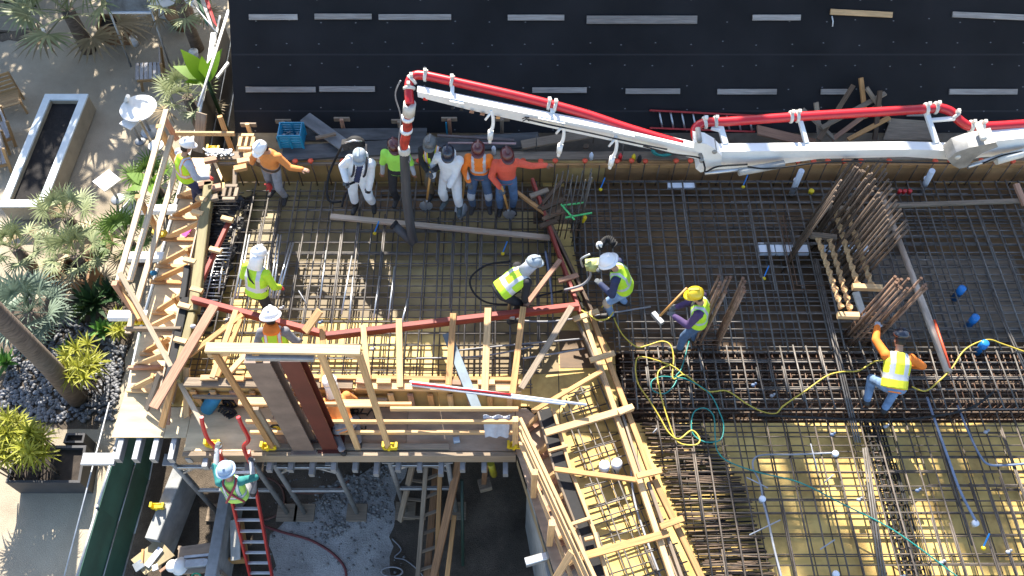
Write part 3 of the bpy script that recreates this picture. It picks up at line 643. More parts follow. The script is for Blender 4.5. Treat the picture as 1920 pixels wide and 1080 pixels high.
a = person('worker in a soft orange shirt and white helmet, pointing along the back form wall', P(528, 370, DZ), 165, lean=6, side=-12, hands=((-.72, .10, 1.17), (.42, .0, .82)), elbow=((0, 0, -1), (1, 0, .1)), shirt=orangeshirt, trousers=greycl, hat=whitehat, gloves=None, belt=True, nod=25, look=-30, feet=((-.10, .02, 0), (.18, -.1, 0)))
tag(MB().ell(P(505, 350, .75), (.06, .05, .09), 8).capsule(P(503, 346, .78), P(497, 346, .70), .022, .018, 8).capsule(P(505, 350, .72), P(500, 356, .62), .022, .018, 8).capsule(P(508, 352, .72), P(506, 359, .62), .022, .018, 8).build('red_glove', redglove), 'red gloves hanging at the thigh of the man in the soft orange shirt', 'gloves')
a = person('bearded worker in an open white overall over navy, with a vibrator on his back', P(684, 387, DZ), 178, lean=4, side=-16, hands=((-.20, .20, .72), (.16, .22, 1.05)), shirt=suit, hood='open', hat=bluegreyhat, boots=boot, extra=('beard',), feet=((-.18, .0, 0), (.16, .05, 0)), nod=18)
vb = thing('vibrator_pack', 'black concrete vibrator motor carried on the back of the bearded worker', 'vibrator', a['back']); c = a['back'] + V(-.08, .06, .22)
MB().ell(c, (.17, .12, .14), 12).beam(c + V(-.22, 0, -.05), c + V(.12, 0, .02), .14, .16).build('motor', rubber, vb); MB().tube([c + V(-.15, -.1, .12), c + V(0, -.12, .2), c + V(.14, -.08, .14)], .016, 6).build('handle', alu, vb)
for s in (-.11, .1): MB().tube(smooth_pts([a['back'] + V(s, .05, .2), a['neck'] + V(s, -.06, -.02), a['chest'] + V(s, -.17, -.05), a['waist'] + V(s, -.14, 0)], 4), .02, 6).build('strap', blackcl, vb)
hose('vibrator_hose', 'dark vibrator hose falling behind the bearded worker', 'hose', [c + V(-.2, 0, 0), P(628, 300, .9), P(615, 335, .6), P(616, 375, .35), P(640, 378, .33)], .022, rubber)
hose('vibrator_hose', 'dark vibrator hose in the hands of the bearded worker', 'hose', [a['wr'][1] + V(0, -.05, 0), P(690, 335, .95), a['wr'][0] + V(0, -.04, 0), P(668, 350, .62), P(648, 364, .42), P(641, 388, .33)], .022, rubber)
a = person('worker in a lime tee shirt and maroon helmet behind the hanging hose', P(756, 376, DZ), 178, hands=((-.30, .02, .80), (.30, .02, .80)), shirt=limeshirt, sleeves=lightgrey, trousers=blackcl, hat=maroonhat, gloves=None, skin=1, nod=15, look=20)
a = person('worker in sunglasses, dark jacket and lime vest, leaning on an upright shovel', P(822, 366, DZ), 172, hands=((-.06, .30, 1.12), (.05, .32, 1.08)), shirt=blackcl, trousers=khaki, vest=(lime, hiorange), hat=greyhat, extra=('glasses',), lean=8, nod=6)
w = (a['wr'][0] + a['wr'][1]) / 2; shovel('shovel held upright under the hands of the worker in sunglasses', w + V(0, -.02, .04), P(799, 386, .40))
a = person('worker in a closed white overall and dark cap, standing in grey gumboots', P(850, 386, DZ), 160, hands=((-.06, .22, .86), (.30, .12, .92)), shirt=suit, hat=navyhat, boots=gumboot, feet=((-.16, .06, 0), (.16, .0, 0)), nod=22, look=18, turn=6)
shovel('shovel standing between the white overall and the orange striped shirt', P(876, 292, 1.1), P(865, 392, .36))
a = person('worker in an orange long sleeved shirt with silver bands and a maroon helmet', P(902, 384, DZ), 178, hands=((-.30, .10, .78), (.18, .26, 1.02)), shirt=hiorange, trousers=denim, hat=maroonhat, skin=1, knee=lightgrey, nod=8, feet=((-.16, .1, .05), (.14, .12, .05)))
a = person('worker in a coral long sleeved shirt pointing right with a stretched arm, shovel in front', P(950, 392, DZ), 182, hands=((-.70, .06, 1.33), (.12, .26, .98)), elbow=((0, -.3, -1), (1, -.4, -.4)), shirt=coral, trousers=denim, hat=maroonhat, skin=1, nod=10, look=12, lean=2, gloves=(None, glove))
w = a['wr'][1]; shovel('shovel held in front of the worker in the coral shirt', w + V(.0, -.03, .12), P(955, 402, .42))
a = person('worker in a lime jacket seen from behind at the left of the left bay', P(506, 600, DZ), -22, lean=22, nod=28, hands=((-.20, .30, .92), (.26, .26, .86)), shirt=lime, trousers=blackcl, vest=(lime, silver), hat=whitehat, brim='cap', extra=('shade', 'sling'), gloves=redglove, feet=((-.1, .12, 0), (.14, -.16, 0)))
a = person('bent worker in a lime vest and blue grey helmet beside the red timber', P(952, 584, DZ), -62, hip=(0, -.12, .80), lean=62, nod=-10, hands=((-.16, .46, .55), (.26, .22, .50)), shirt=blackcl, trousers=blackcl, vest=(lime, silver), hat=bluegreyhat, extra=('shade',), feet=((-.26, .22, 0), (.24, -.05, 0)), gloves=(glove, None))
shovel('short hammer shaft leaning on the red rail below the bent worker', P(958, 545, .9), P(952, 592, .75), 'hand_tool')
a = person('white helmeted worker carrying a vibrator motor, lime vest over navy sleeves', P(1158, 584, DZ), 78, hip=(0, -.04, .84), lean=22, nod=22, hands=((-.16, .36, 1.02), (.16, .36, 1.06)), shirt=navy, trousers=worn, vest=(lime, limeshirt), hat=whitehat, brim='full', knee=mat('tan_kneepad', (.42, .32, .22), .7), feet=((-.14, .10, 0), (.16, -.10, 0)))
vb = thing('vibrator_pack', 'yellowish vibrator motor carried in front of the white helmeted worker', 'vibrator', a['chest']); c = P(1112, 497, 1.25)
MB().ell(c, (.14, .12, .12), 12).beam(c + V(-.12, 0, 0), c + V(.12, 0, .05), .16, .14).build('motor', mat('dull_lime', (.38, .40, .14), .6, var=.4), vb); MB().tube(smooth_pts([c + V(-.16, .02, -.08), c + V(-.2, .05, .1), c + V(-.06, .08, .2)], 5), .018, 6).build('handle', galv, vb)
hose('vibrator_hose', 'pale vibrator hose hanging from the white helmeted worker over the red timber', 'hose', [c + V(-.05, -.05, -.05), P(1106, 520, 1.0), P(1090, 535, .85), P(1058, 544, .75)], .022, greyhose)
pk = thing('exhaust_hose', 'black ribbed hose and white filter above the shoulder of the white helmeted worker', 'hose', P(1135, 455, 1.5)); mb = MB()
for k in range(11): mb.lathe(P(1125 + k * 2.6, 462 - 14 * math.sin(k * .29), 1.62), [(.05, 0), (.075, .012), (.05, .024)], 12, V(.6, -.2, .5 - k * .1))
mb.tube([P(1125 + k * 2.6, 462 - 14 * math.sin(k * .29), 1.62) for k in range(11)], .052, 10); mb.build('ribbed_hose', rubber, pk); MB().ell(P(1124, 460, 1.62), (.06, .06, .08), 10).build('filter', white, pk)
a = person('worker in a yellow helmet and lime vest over purple sleeves, swinging a sledgehammer', P(1292, 650, DZ), 75, lean=6, nod=24, hands=((-.16, .40, 1.12), (.10, .38, 1.02)), shirt=purple, trousers=denim, vest=(lime, limeshirt), hat=yellowhat, feet=((-.12, .16, 0), (.12, -.06, 0)))
w = a['wr']; shovel('sledgehammer held out by the worker in the yellow helmet', P(1288, 540, 1.32), P(1233, 597, .85), 'sledgehammer')
a = person('bent worker in orange shirt, yellow vest and navy helmet reaching to a column cage', P(1640, 758, DZ), -10, hip=(.02, -.05, .78), lean=58, nod=22, hands=((-.25, .85, .95), (.40, .45, .62)), elbow=((-1, 0, 0), (1, -.3, 0)), shirt=hiorange, trousers=worn, vest=(mat('yellow_fabric', (.66, .66, .03), .8, var=.14, scale=7, bump=.1), silver), hat=navyhat, gloves=(lightgrey, glove), feet=((-.15, .0, 0), (.12, -.10, 0)), skin=0, tall=1.0)
a = person('worker in a wide brimmed white hat behind the header of the pine frame', P(546, 706, DZ), 2, lean=12, nod=24, hands=((-.28, .2, .9), (.28, .2, .9)), shirt=greycl, trousers=greycl, vest=(lime, hiorange), hat=whitehat, brim='full', extra=())
a_ = a; nk = MB(); nk.loft([(a['neck'] + V(0, -.05, .02), V(1, 0, 0), V(0, 1, 0), .13, .09), (a['neck'] + V(0, -.05, .04), V(1, 0, 0), V(0, 1, 0), .13, .10), (a['neck'] + V(0, -.03, .10), V(1, 0, 0), V(0, 1, 0), .11, .11)]); tag(nk.build('neck_cloth', hiorange), 'orange cloth over the shoulders of the wide brimmed worker', 'cloth')
a = person('kneeling worker in a soft orange shirt and white helmet on the front walkway', P(650, 810, .0), 20, hip=(0, -.1, .48), lean=58, nod=-5, hands=((-.2, .42, .25), (.25, .42, .25)), shirt=orangeshirt, trousers=greycl, hat=whitehat, extra=('shade',), feet=((-.14, -.34, 0), (.14, -.30, 0)), vest=None)
# ladder and the man on it
lad = thing('ladder', 'red extension ladder rising from the pit to the front walkway', 'ladder', P(490, 1078, GZ + .1))
f0, f1 = P(472, 1085, GZ + .02), P(512, 1085, GZ + .02); t0, t1 = P(421, 840, .05), P(474, 838, .05)
t0 = V(t0.x, 5.04, .02); t1 = V(t1.x, 5.04, .02); f0 = P(474, 1100, GZ + .01); f1 = P(514, 1100, GZ + .01)
for a_, b_ in ((f0, t0), (f1, t1)): MB().beam(a_, b_ + (b_ - a_).normalized() * .25, .035, .085, V(0, 1, 0)).build('side_rail', redlad, lad)
for k in range(11):
    u = (k + .4) / 11.2; MB().beam(lerp(f0, t0, u), lerp(f1, t1, u), .05, .035).build('rung', alu, lad)
for s, tt in ((-1, t0), (1, t1)):
    MB().tube(smooth_pts([tt + V(0, -.02, .05), tt + V(-.03, .10, .38), tt + V(s * .09, .15, .58), tt + V(s * .07, .22, .95), tt + V(s * .05, .28, 1.12)], 6), .032, 10).build('walk_through_rail', redpaint, lad)
u0 = lerp(f0, t0, .5); mid_ = (lerp(f0, t0, .62) + lerp(f1, t1, .62)) / 2
at = (lerp(f0, t0, .78) + lerp(f1, t1, .78)) / 2
d_ = (t0 - f0).normalized()
person('worker in teal with red harness and pale blue hat climbing the red ladder', V(at.x + .16, at.y - .14, at.z), 4, hip=(0, -.20, .90), lean=10, nod=12, look=14, hands=((-.24, .40, 1.50), (.26, .26, 1.14)), shirt=teal, sleeves=lightgrey, trousers=greycl, vest=(mat('pale_lime', (.38, .62, .12), .8, var=.15, scale=7), teal), hat=bluehat, brim='full', extra=('harness',), feet=((-.14, .02, .0), (.10, .06, .22)), gloves=glove, tall=.9)
# ---------------------------------------------------------------- reinforcing
def poly_lines(poly, ang, sp, off=0.0, jit=.015):
    d = V(math.cos(ang), math.sin(ang), 0); nn = V(-d.y, d.x, 0); ps = [V(p[0], p[1], 0) for p in poly]
    lo = min(p.dot(nn) for p in ps); hi = max(p.dot(nn) for p in ps); out = []; t = lo + off + sp * .4
    while t < hi:
        tt = t + rnd(-jit, jit); xs = []
        for i in range(len(ps)):
            a, b = ps[i], ps[(i + 1) % len(ps)]; da, db = a.dot(nn) - tt, b.dot(nn) - tt
            if da * db < 0: q = a.lerp(b, da / (da - db)); xs.append(q.dot(d))
        xs.sort()
        for i in range(0, len(xs) - 1, 2):
            if xs[i + 1] - xs[i] > .12: out.append((d * xs[i] + nn * tt, d * xs[i + 1] + nn * tt))
        t += sp
    return out
def rebar_mat(label, center, segs, cat='rebar mat', name='rebar_mat', part='bar'):
    'segs: (a, b, radius, material); the hundred largest are single bars'
    t = thing(name, label, cat, center)
    segs = sorted(segs, key=lambda s: -(s[1] - s[0]).length * s[2])
    for a, b, r, m in segs[:99]: MB().tube([a, b], r, 6).build(part, m, t)
    rest = {}
    for a, b, r, m in segs[99:]: rest.setdefault(m.name, (m, MB()))[1].tube([a, b], r, 5)
    if rest:
        ms = [v[0] for v in rest.values()]; mb = MB()
        for i, (m, q) in enumerate(rest.values()):
            o = len(mb.v); mb.v += q.v; mb.g += q.g; mb.f += [[o + k for k in f] for f in q.f]; mb.m += [i] * len(q.f); mb.smooth += q.smooth
        tag(mb.build('small_bars', ms, t), kind='stuff')
    return t
def layer(poly, z, ang, sp, r, m, off=0, jit=.018, zj=.012, laps=.25, cut=.0):
    out = []
    for a, b in poly_lines(poly, ang, sp, off, jit):
        k = V(rnd(-.012, .012), rnd(-.012, .012), 0)
        if random.random() < cut:
            t = rnd(.3, .75); (a, b) = (a, a.lerp(b, t)) if random.random() < .5 else (a.lerp(b, 1 - t), b)
        a2 = a + V(0, 0, z + rnd(-zj, zj)) - k; b2 = b + V(0, 0, z + rnd(-zj, zj)) + k
        out.append((a2, b2, r, m))
        if random.random() < laps:
            u = rnd(.05, .6); w = min(1, u + rnd(.2, .45)); s = (b - a).normalized(); s = V(-s.y, s.x, 0) * r * 2.1
            out.append((a2.lerp(b2, u) + s, a2.lerp(b2, w) + s, r, m))
    return out
PI2 = math.pi / 2
darkbar = mat('dark_bar_steel', (.105, .085, .068), .65, .1, var=.5, scale=9)
bay = [(-4.95, 10.5), (-5.35, 8.2), (-5.4, 6.25), (.3, 6.2), (1.05, 8.05), (.62, 10.5)]
rebar_mat('dark crossed bar mat in the left bay where the crew stands', (-2.2, 8.3, .03),
    layer(bay, .05, 0, .27, .011, steel) + layer(bay, .075, PI2, .31, .011, steel) + layer(bay, .27, 0, .235, .012, steel, laps=.35) + layer(bay, .295, PI2, .25, .0145, steel, laps=.6))
strip = [(.80, 5.9), (1.38, 3.3), (2.0, 1.1), (3.45, 1.1), (2.62, 3.3), (1.42, 6.4), (.95, 6.2)]
sa = math.atan2(-.94, .30)
rebar_mat('bar mat over bright yellow ply in the narrow strip beside the side gangway', (1.8, 3.6, .03),
    layer(strip, .06, sa + PI2, .26, .012, steel, jit=.05) + layer(strip, .085, sa, .27, .011, steel) + layer(strip, .25, sa, .30, .013, steel, laps=.6) + layer(strip, .225, sa + PI2, .30, .012, steel, jit=.06, laps=.5, cut=.3))
backp = [(.95, 10.5), (1.2, 8.0), (1.75, 6.9), (12, 6.9), (12, 10.5)]
rebar_mat('dark bar mat in the shaded back part of the main deck', (5, 8.8, .03),
    layer(backp, .06, 0, .2, .012, steel) + layer(backp, .085, PI2, .26, .011, steel) + layer(backp, .30, 0, .16, .0125, steel, laps=.5, cut=.15) + layer(backp, .325, PI2, .235, .0155, steel, laps=.4))
frontp = [(2.16, 5.75), (2.78, 3.3), (3.55, 1.2), (11, 1.2), (11, 5.75)]
densep = [(2.05, 5.75), (2.32, 4.85), (2.85, 3.3), (3.6, 1.2), (4.15, 1.2), (3.85, 3.3), (3.6, 4.6), (3.0, 5.75)]
ladderp = [(5.62, 5.7), (5.80, 1.1), (6.14, 1.1), (5.93, 5.7)]
rebar_mat('sunlit bar mat over yellow ply at the front of the main deck', (5, 3.5, .03),
    layer(frontp, .06, 0, .32, .0105, darkbar, jit=.04) + layer(frontp, .085, PI2 + .03, .34, .010, darkbar) + layer(frontp, .29, 0, .205, .011, darkbar, jit=.05, laps=.55, cut=.25) + layer(frontp, .315, PI2 + .03, .245, .014, darkbar, laps=.5))
rebar_mat('crowded short cross bars beside the boarded line at the lower middle', (3, 4, .03),
    layer(densep, .05, .02, .07, .014, rubber, jit=.02) + layer(densep, .12, .05, .085, .012, rust, jit=.04, laps=.6, cut=.3) + layer(densep, .21, -.04, .12, .012, rust, jit=.04, laps=.6, cut=.4))
la = math.atan2(-4.6, .19)
rebar_mat('dark ladder shaped beam cage running to the lower right edge', (4.7, 3.5, .03),
    layer(ladderp, .10, la, .085, .016, rubber, laps=.2) + layer(ladderp, .22, la, .085, .016, rubber, laps=.2) + layer(ladderp, .16, 0, .105, .012, rust), 'beam cage', 'beam_cage')
tr = [(TX0 + .05, TY0 + .1), (12, TY0 + .1), (12, TY1 - .05), (TX0 + .05, TY1 - .05)]
segs = []
for z in (-.48, -.22, .02, .2): segs += layer(tr, z, 0, .17, .016, rust if z < .1 else steel, jit=.02, laps=.2)
rebar_mat('rusty beam cage bars filling the dark trench across the deck', (5, 6.4, -.5), segs + layer(tr, .32, PI2 + .02, .225, .014, steel, laps=.4), 'beam cage', 'beam_cage')
st = []
for k in range(76):
    x = TX0 + .12 + k * .125 + rnd(-.02, .02)
    for y in (TY0 + .25, TY0 + .75, TY0 + 1.1): st.append((V(x, y, -.5), V(x + .01, y, .2), .009, tieMat))
    st.append((V(x, TY0 + .15, .17), V(x, TY1 - .1, .17), .010, tieMat if k % 3 else rust))
rebar_mat('closely spaced rusty stirrups in the trench across the deck', (5, 6.3, -.5), st, 'beam cage', 'stirrup_cage', 'stirrup')
for i, (a, b, n) in enumerate([((1526, 486), (1604, 830), 3), ((1618, 840), (1650, 1085), 3), ((1860, 560), (1925, 700), 2)]):
    mb = MB(); d_ = V(.032, 0, 0)
    for k in range(n): mb.tube([P(*a, .36) + d_ * k + V(0, 0, .01 * (k % 2)), P(*b, .36) + d_ * k * 1.2], .015, 6)
    tag(mb.build('bar_bundle', steel), ['bundle of grey bars running down the main deck past the foot of the twisted strips', 'bundle of dark bars continuing to the bottom edge beside the ladder shaped cage', 'bundle of grey bars slanting at the right edge by the blue capped pipes'][i], 'rebar', 'bar bundles')
# loose steel bars, sunlit look put into their pale aluminium colour
for i, (a, b) in enumerate([((440, 560), (462, 440)), ((500, 470), (488, 560)), ((522, 440), (505, 560)), ((545, 455), (515, 560))]):
    tag(MB().tube([P(*a, .42), P(*b, .42)], .017, 6).tube([P(a[0] + 5, a[1], .42), P(b[0] + 6, b[1], .42)], .017, 6).build('bar_pair', alu), '%s pale bar pair from the left, lying up the left bay' % ORD[i], 'rebar', 'pale bar pairs in the left bay')
for i, (a, b) in enumerate([((405, 480), (385, 560)), ((418, 490), (410, 548)), ((612, 470), (600, 560)), ((660, 480), (640, 590)), ((740, 500), (728, 600)), ((662, 520), (655, 600)), ((712, 518), (700, 600)), ((765, 560), (752, 610))]):
    tag(MB().tube([P(*a, .40), P(*b, .40)], .016, 6).build('loose_bar', alu), '%s pale single bar from the left among the left bay bars' % ORD[i], 'rebar', 'pale single bars in the left bay')
# black sheeting and stirrups at the garden side
bs = MB(); A1, A2, N_ = V(-5.52, 10.3, 0), V(-5.5, 7.55, 0), 40
vs = []
for i in range(N_ + 1):
    for j in range(9):
        t = i / N_; y = lerp(10.35, 7.5, t); x0 = -5.53; w = lerp(.72, .42, t)
        vs.append(V(x0 + w * j / 8, y, .10 + .09 * math.sin(j * .8 + 1) + rnd(-.045, .045)))
bs.add(vs, [[i * 9 + j, i * 9 + j + 1, (i + 1) * 9 + j + 1, (i + 1) * 9 + j] for i in range(N_) for j in range(8)], smooth=False)
tag(bs.build('plastic_sheeting', blackpl), 'crumpled black plastic sheeting lining the garden side of the left bay', 'plastic sheet')
rebar_mat('closely spaced stirrups over the black sheeting at the garden side', (-5.2, 9, .1),
    [(V(-5.52, y, .32 + rnd(-.02, .02)), V(-5.5 + rnd(.38, .5), y + rnd(-.03, .03), .32 + rnd(-.03, .03)), .012, alu if k > 16 else rubber) for k, y in enumerate([10.2 - i * .075 for i in range(36)])], 'beam cage', 'stirrup_cage', 'stirrup')  # glints and shade put into colour: front stirrups pale, back ones black
# column bars
colrust = mat('column_rust', (.30, .185, .12), .75, .1, var=.45, scale=9)
def column(label, tops, ztop, m, tiez=(.5, 1.0), lean=(0, 0), tip=None, short=0, r=.017):
    pts = [P(x, y, ztop - rnd(0, .05)) for x, y in tops]
    cx = sum(p.x for p in pts) / len(pts); cy = sum(p.y for p in pts) / len(pts)
    t = thing('column_cage', label, 'column rebar', (cx, cy, .02), 'standing column cages')
    for p in pts:
        b = V(p.x - lean[0] + rnd(-.02, .02), p.y - lean[1] + rnd(-.02, .02), .02)
        o = MB().tube([b, p], r, 7).build('bar', m, t)
        if tip: MB().tube([p + V(0, 0, -.015), p + V(0, 0, .012)], r * 1.35, 7).build('bar_tip', tip, o)
    hx = [p.x - lean[0] for p in pts]; hy = [p.y - lean[1] for p in pts]
    for z in tiez:
        f = z / ztop; x0, x1, y0, y1 = min(hx) + lean[0] * f, max(hx) + lean[0] * f, min(hy) + lean[1] * f, max(hy) + lean[1] * f
        MB().tube([(x0, y0, z), (x1, y0, z), (x1, y1, z), (x0, y1, z)], .011, 6, closed=True).build('tie', tieMat, t)
def seq(a, b, n): return [(lerp(a[0], b[0], i / (n - 1)) + rnd(-2, 2), lerp(a[1], b[1], i / (n - 1)) + rnd(-2, 2)) for i in range(n)]
column('tall column cage with pale twisted strips beside it below the boom', seq((1653, 296), (1704, 431), 15) + seq((1624, 300), (1648, 360), 6) + seq((1647, 360), (1676, 436), 10) + seq((1612, 306), (1640, 372), 6) + seq((1594, 302), (1606, 300), 4) + seq((1602, 312), (1628, 324), 6) + seq((1576, 336), (1562, 378), 5), 2.25, mat('grey_bar_steel', (.165, .115, .08), .6, .2, var=.4, scale=9), (.35, .5), (.2, -.12), None, r=.018)
column('rusty column cage with orange ends to the left of the bent worker in orange', [(1678, 519), (1683, 524), (1690, 524), (1680, 530), (1683, 536), (1689, 540), (1703, 523), (1701, 541), (1727, 522), (1735, 534), (1731, 537), (1736, 541), (1713, 538)], 2.1, colrust, (.3, .45, .6, .75, .9), (.12, -.1), tieMat, r=.019)
column('rusty column cage with orange ends just right of the worker in the yellow helmet', [(1348, 518), (1347, 540), (1362, 521), (1370, 520), (1361, 547), (1393, 522), (1396, 528), (1395, 539), (1396, 546), (1350, 530)], 2.15, colrust, (.25, .4, .55), (.06, -.05), tieMat, r=.019)
column('thin column cage with green ties standing at the back of the boarded line', [(1045, 327), (1066, 320), (1074, 328), (1083, 330), (1093, 320), (1098, 337), (1109, 317), (1109, 325), (1110, 333), (1056, 322)], 1.85, steel, (.4, .9), (.12, 0), None, r=.011)
greentape = mat('green_tape', (.08, .55, .16), .5)
for i, (a, b) in enumerate([((1052, 383), (1077, 412)), ((1060, 408), (1110, 399)), ((1055, 385), (1095, 380))]):
    tag(MB().beam(P(*a, .9), P(*b, .9), .03, .02).build('green_tie', greentape), '%s bright green tie across the thin back column cage' % ORD[i], 'tie', 'green ties')
tag(MB().lathe(P(1092, 416, .5), [(.03, 0), (.04, .02), (.045, .16), (.02, .2)], 8, V(.2, -.1, 1)).build('orange_marker', yellowpl), 'small orange yellow marker hanging by the thin back column cage', 'marker')
# pale twisted strips with their blocks
def twist(a, b, z, lab):
    a = P(*a, z); b = P(*b, z); d = (b - a); L = d.length; x = d / L; y = V(0, 0, 1).cross(x).normalized(); n = 60; vs = []
    for i in range(n + 1):
        an = i / n * L / .17 * math.pi; w = y * math.cos(an) + V(0, 0, 1) * math.sin(an); q = x.cross(w); c = a + d * (i / n)
        vs += [c + w * .05 + q * .014, c + w * .05 - q * .014, c - w * .05 - q * .014, c - w * .05 + q * .014]
    fs = [[i * 4 + k, i * 4 + (k + 1) % 4, i * 4 + 4 + (k + 1) % 4, i * 4 + 4 + k] for i in range(n) for k in range(4)] + [[3, 2, 1, 0], [4 * n, 4 * n + 1, 4 * n + 2, 4 * n + 3]]
    tag(MB().add(vs, fs).build('twisted_strip', pine), lab, 'strip', 'pale twisted strips')
twist((1534, 446), (1578, 578), .95, 'leftmost pale twisted strip by the tall column cage')
twist((1555, 446), (1595, 582), .95, 'second pale twisted strip from the left by the tall column cage')
twist((1565, 393), (1609, 536), .95, 'third pale twisted strip from the left by the tall column cage')
twist((1588, 393), (1634, 534), .95, 'rightmost pale twisted strip by the tall column cage')
for i, (a, b) in enumerate([((1520, 441), (1568, 446)), ((1552, 391), (1602, 393)), ((1570, 591), (1610, 592)), ((1598, 538), (1654, 540))]):
    board('timber_block', '%s timber block holding an end of the twisted strips, counted from the top left' % ['upper left', 'upper right', 'lower left', 'lower right'][i], 'block', P(*a, .95), P(*b, .95), .10, .09, greywood if i < 2 else pine, 'blocks of the twisted strips')
board('white_strip', 'short white splashed board on end beside the rusty column cage', 'board', P(1604, 548, .6), P(1622, 600, .5), .11, .05, dirtywhite)
# long pole and boards
tag(MB().tube([P(1652, 362, .40), P(1778, 698, .40)], .062, 12, taper=lambda t: .75 + .3 * t).build('long_pole', mat('scuffed_pole', (.62, .50, .40), .6, var=.5, scale=2, stretch=(1.5, 6, 6))), 'long scuffed pale pole lying across the bars to the right of the tall column cage', 'pole')
tag(MB().tube([P(1752, 600, .47), P(1782, 690, .47)], .02, 6).build('orange_pole', orangecap), 'thin orange rod lying along the long pale pole', 'rod')
board('long_board', 'long pale board lying across the left bay from the vibrator man to the red rail', 'board', P(620, 406, .36), P(1032, 446, .36), .10, .06, mat('pinkish_board', (.46, .36, .27), .8, var=.3, scale=2.2, stretch=WS))
board('long_board', 'thin grey board lying across the shaded bars at the right edge', 'board', P(1664, 386, .36), P(1925, 376, .36), .09, .05, greywood)
board('board', 'short reddish board standing up at the far right edge', 'board', P(1905, 345, .5), P(1922, 385, .4), .1, .06, redwood)
# foam, sleeves, caps and chairs set in the bars
for i, (x0, y0, x1, y1) in enumerate([(1424, 454, 1514, 475), (1545, 454, 1627, 473), (1252, 339, 1303, 351)]):
    a = P(x0, y1, .30); b = P(x1, y0, .30); n = 3 if i < 2 else 1; t = MB()
    for k in range(n): t.box((lerp(a.x, b.x, k / n) + .012, a.y, .22), (lerp(a.x, b.x, (k + 1) / n) - .012, b.y, .29))
    tag(t.build('foam_block', foam), ['pale foam block between bars, left of the tall column cage', 'pale foam block seen through the tall column cage', 'white foam block below the back form wall'][i], 'foam block', 'foam blocks')
for i, (a, b) in enumerate([((1503, 320), (1484, 358)), ((1748, 320), (1728, 352))]):
    q = P(b[0], b[1] + 6, .05)
    tag(MB().tube([q, P(a[0], a[1], .75)], .055, 12).tube([P(lerp(b[0], a[0], .5), lerp(b[1], a[1], .5), .40), P(lerp(b[0], a[0], .5) + 1, lerp(b[1], a[1], .5) - 2, .43)], .064, 12).build('pipe_sleeve', pvc), '%s slanting white pipe sleeve at the foot of the back form wall' % ['left', 'right'][i], 'pipe', 'white pipe sleeves')
def cap(name, label, x, y, z, r, h, m, group=None, cat='pipe cap'):
    q = P(x, y, z); return tag(MB().lathe(q - V(0, 0, h), [(r, 0), (r, h * .55), (r * 1.12, h * .6), (r * 1.12, h), (r * .7, h + .012)], 14).build(name, m), label, cat, group)
for i, (x, y) in enumerate([(1805, 540), (1830, 594), (1848, 643)]): cap('capped_pipe', '%s bright blue capped pipe from the top at the right of the deck' % ORD[i], x, y, .45, .06, .35, bluecap, 'blue capped pipes')
for i, (x, y) in enumerate([(1134, 872), (1157, 868)]): cap('capped_pipe', ['left', 'right'][i] + ' of two pale blue capped stubs in the narrow strip', x, y, .35, .075, .3, pvc, 'pale capped stubs in the strip')
for i, (x, y) in enumerate([(1567, 850), (1430, 935), (1830, 980), (1568, 1076)]): cap('capped_pipe', ['white cap ending the short white conduit', 'white cap halfway along the bent white conduit', 'white cap ending the long blue grey conduit', 'white cap at the bottom edge right of the bent conduit'][i], x, y, .36, .046, .1, pvc, 'white caps at the conduits')
for i, (x, y) in enumerate([(1412, 722), (1447, 742), (1610, 937), (1720, 920), (1848, 810), (1660, 800), (1560, 815), (1890, 1035), (1765, 1055), (1690, 1083), (698, 655), (527, 578), (600, 605), (425, 600)]):
    q = P(x, y, .33); tag(MB().ell(q, (.036, .03, .03), 8).ell(q + V(.04, .02, .01), (.022, .022, .04), 6).build('insert_cup', mat('dusty_cup', (.42, .43, .46), .7, var=.4, scale=9) if i % 3 else mat('dull_blue_cup', (.12, .17, .27), .6, var=.3)), '%s small pale cast in cup among the bars, from the top left' % ORD[i] if i < 10 else '%s small pale cast in cup in the left bay' % ORD[i - 10], 'insert', 'cast in cups among the bars')
for i, (x, y) in enumerate([(1434, 516), (1395, 345), (705, 432), (945, 470), (1128, 350), (1845, 1020)]):
    q = P(x, y, .34); t = thing('tie_marker', ['blue and yellow tie marker on the shaded main deck', 'blue and yellow tie marker below the back form wall', 'yellow and blue tie marker in the left bay by the long board', 'yellow tie marker near the bent worker in the left bay', 'blue and yellow tie marker right of the thin back column cage', 'blue tie marker at the lower right'][i], 'marker', q, 'coloured tie markers')
    MB().beam(q + V(-.02, -.04, 0), q + V(.06, .12, .12), .02, .02).build('stem', bluecap, t); MB().lathe(q + V(-.02, -.06, -.02), [(.035, 0), (.035, .02), (.015, .04)], 8).build('foot', yellowpl, t)
for i, (x, y) in enumerate([(1688, 357), (1697, 357), (1707, 357)]): cap('plug', '%s of three red caps below the tall column cage' % ['left', 'middle', 'right'][i], x, y, .4, .035, .1, redpaint, 'three red caps', 'cap')
cap('plug', 'yellow cap below the back form wall left of the tall column cage', 1522, 357, .4, .045, .08, yellowpl, None, 'cap')
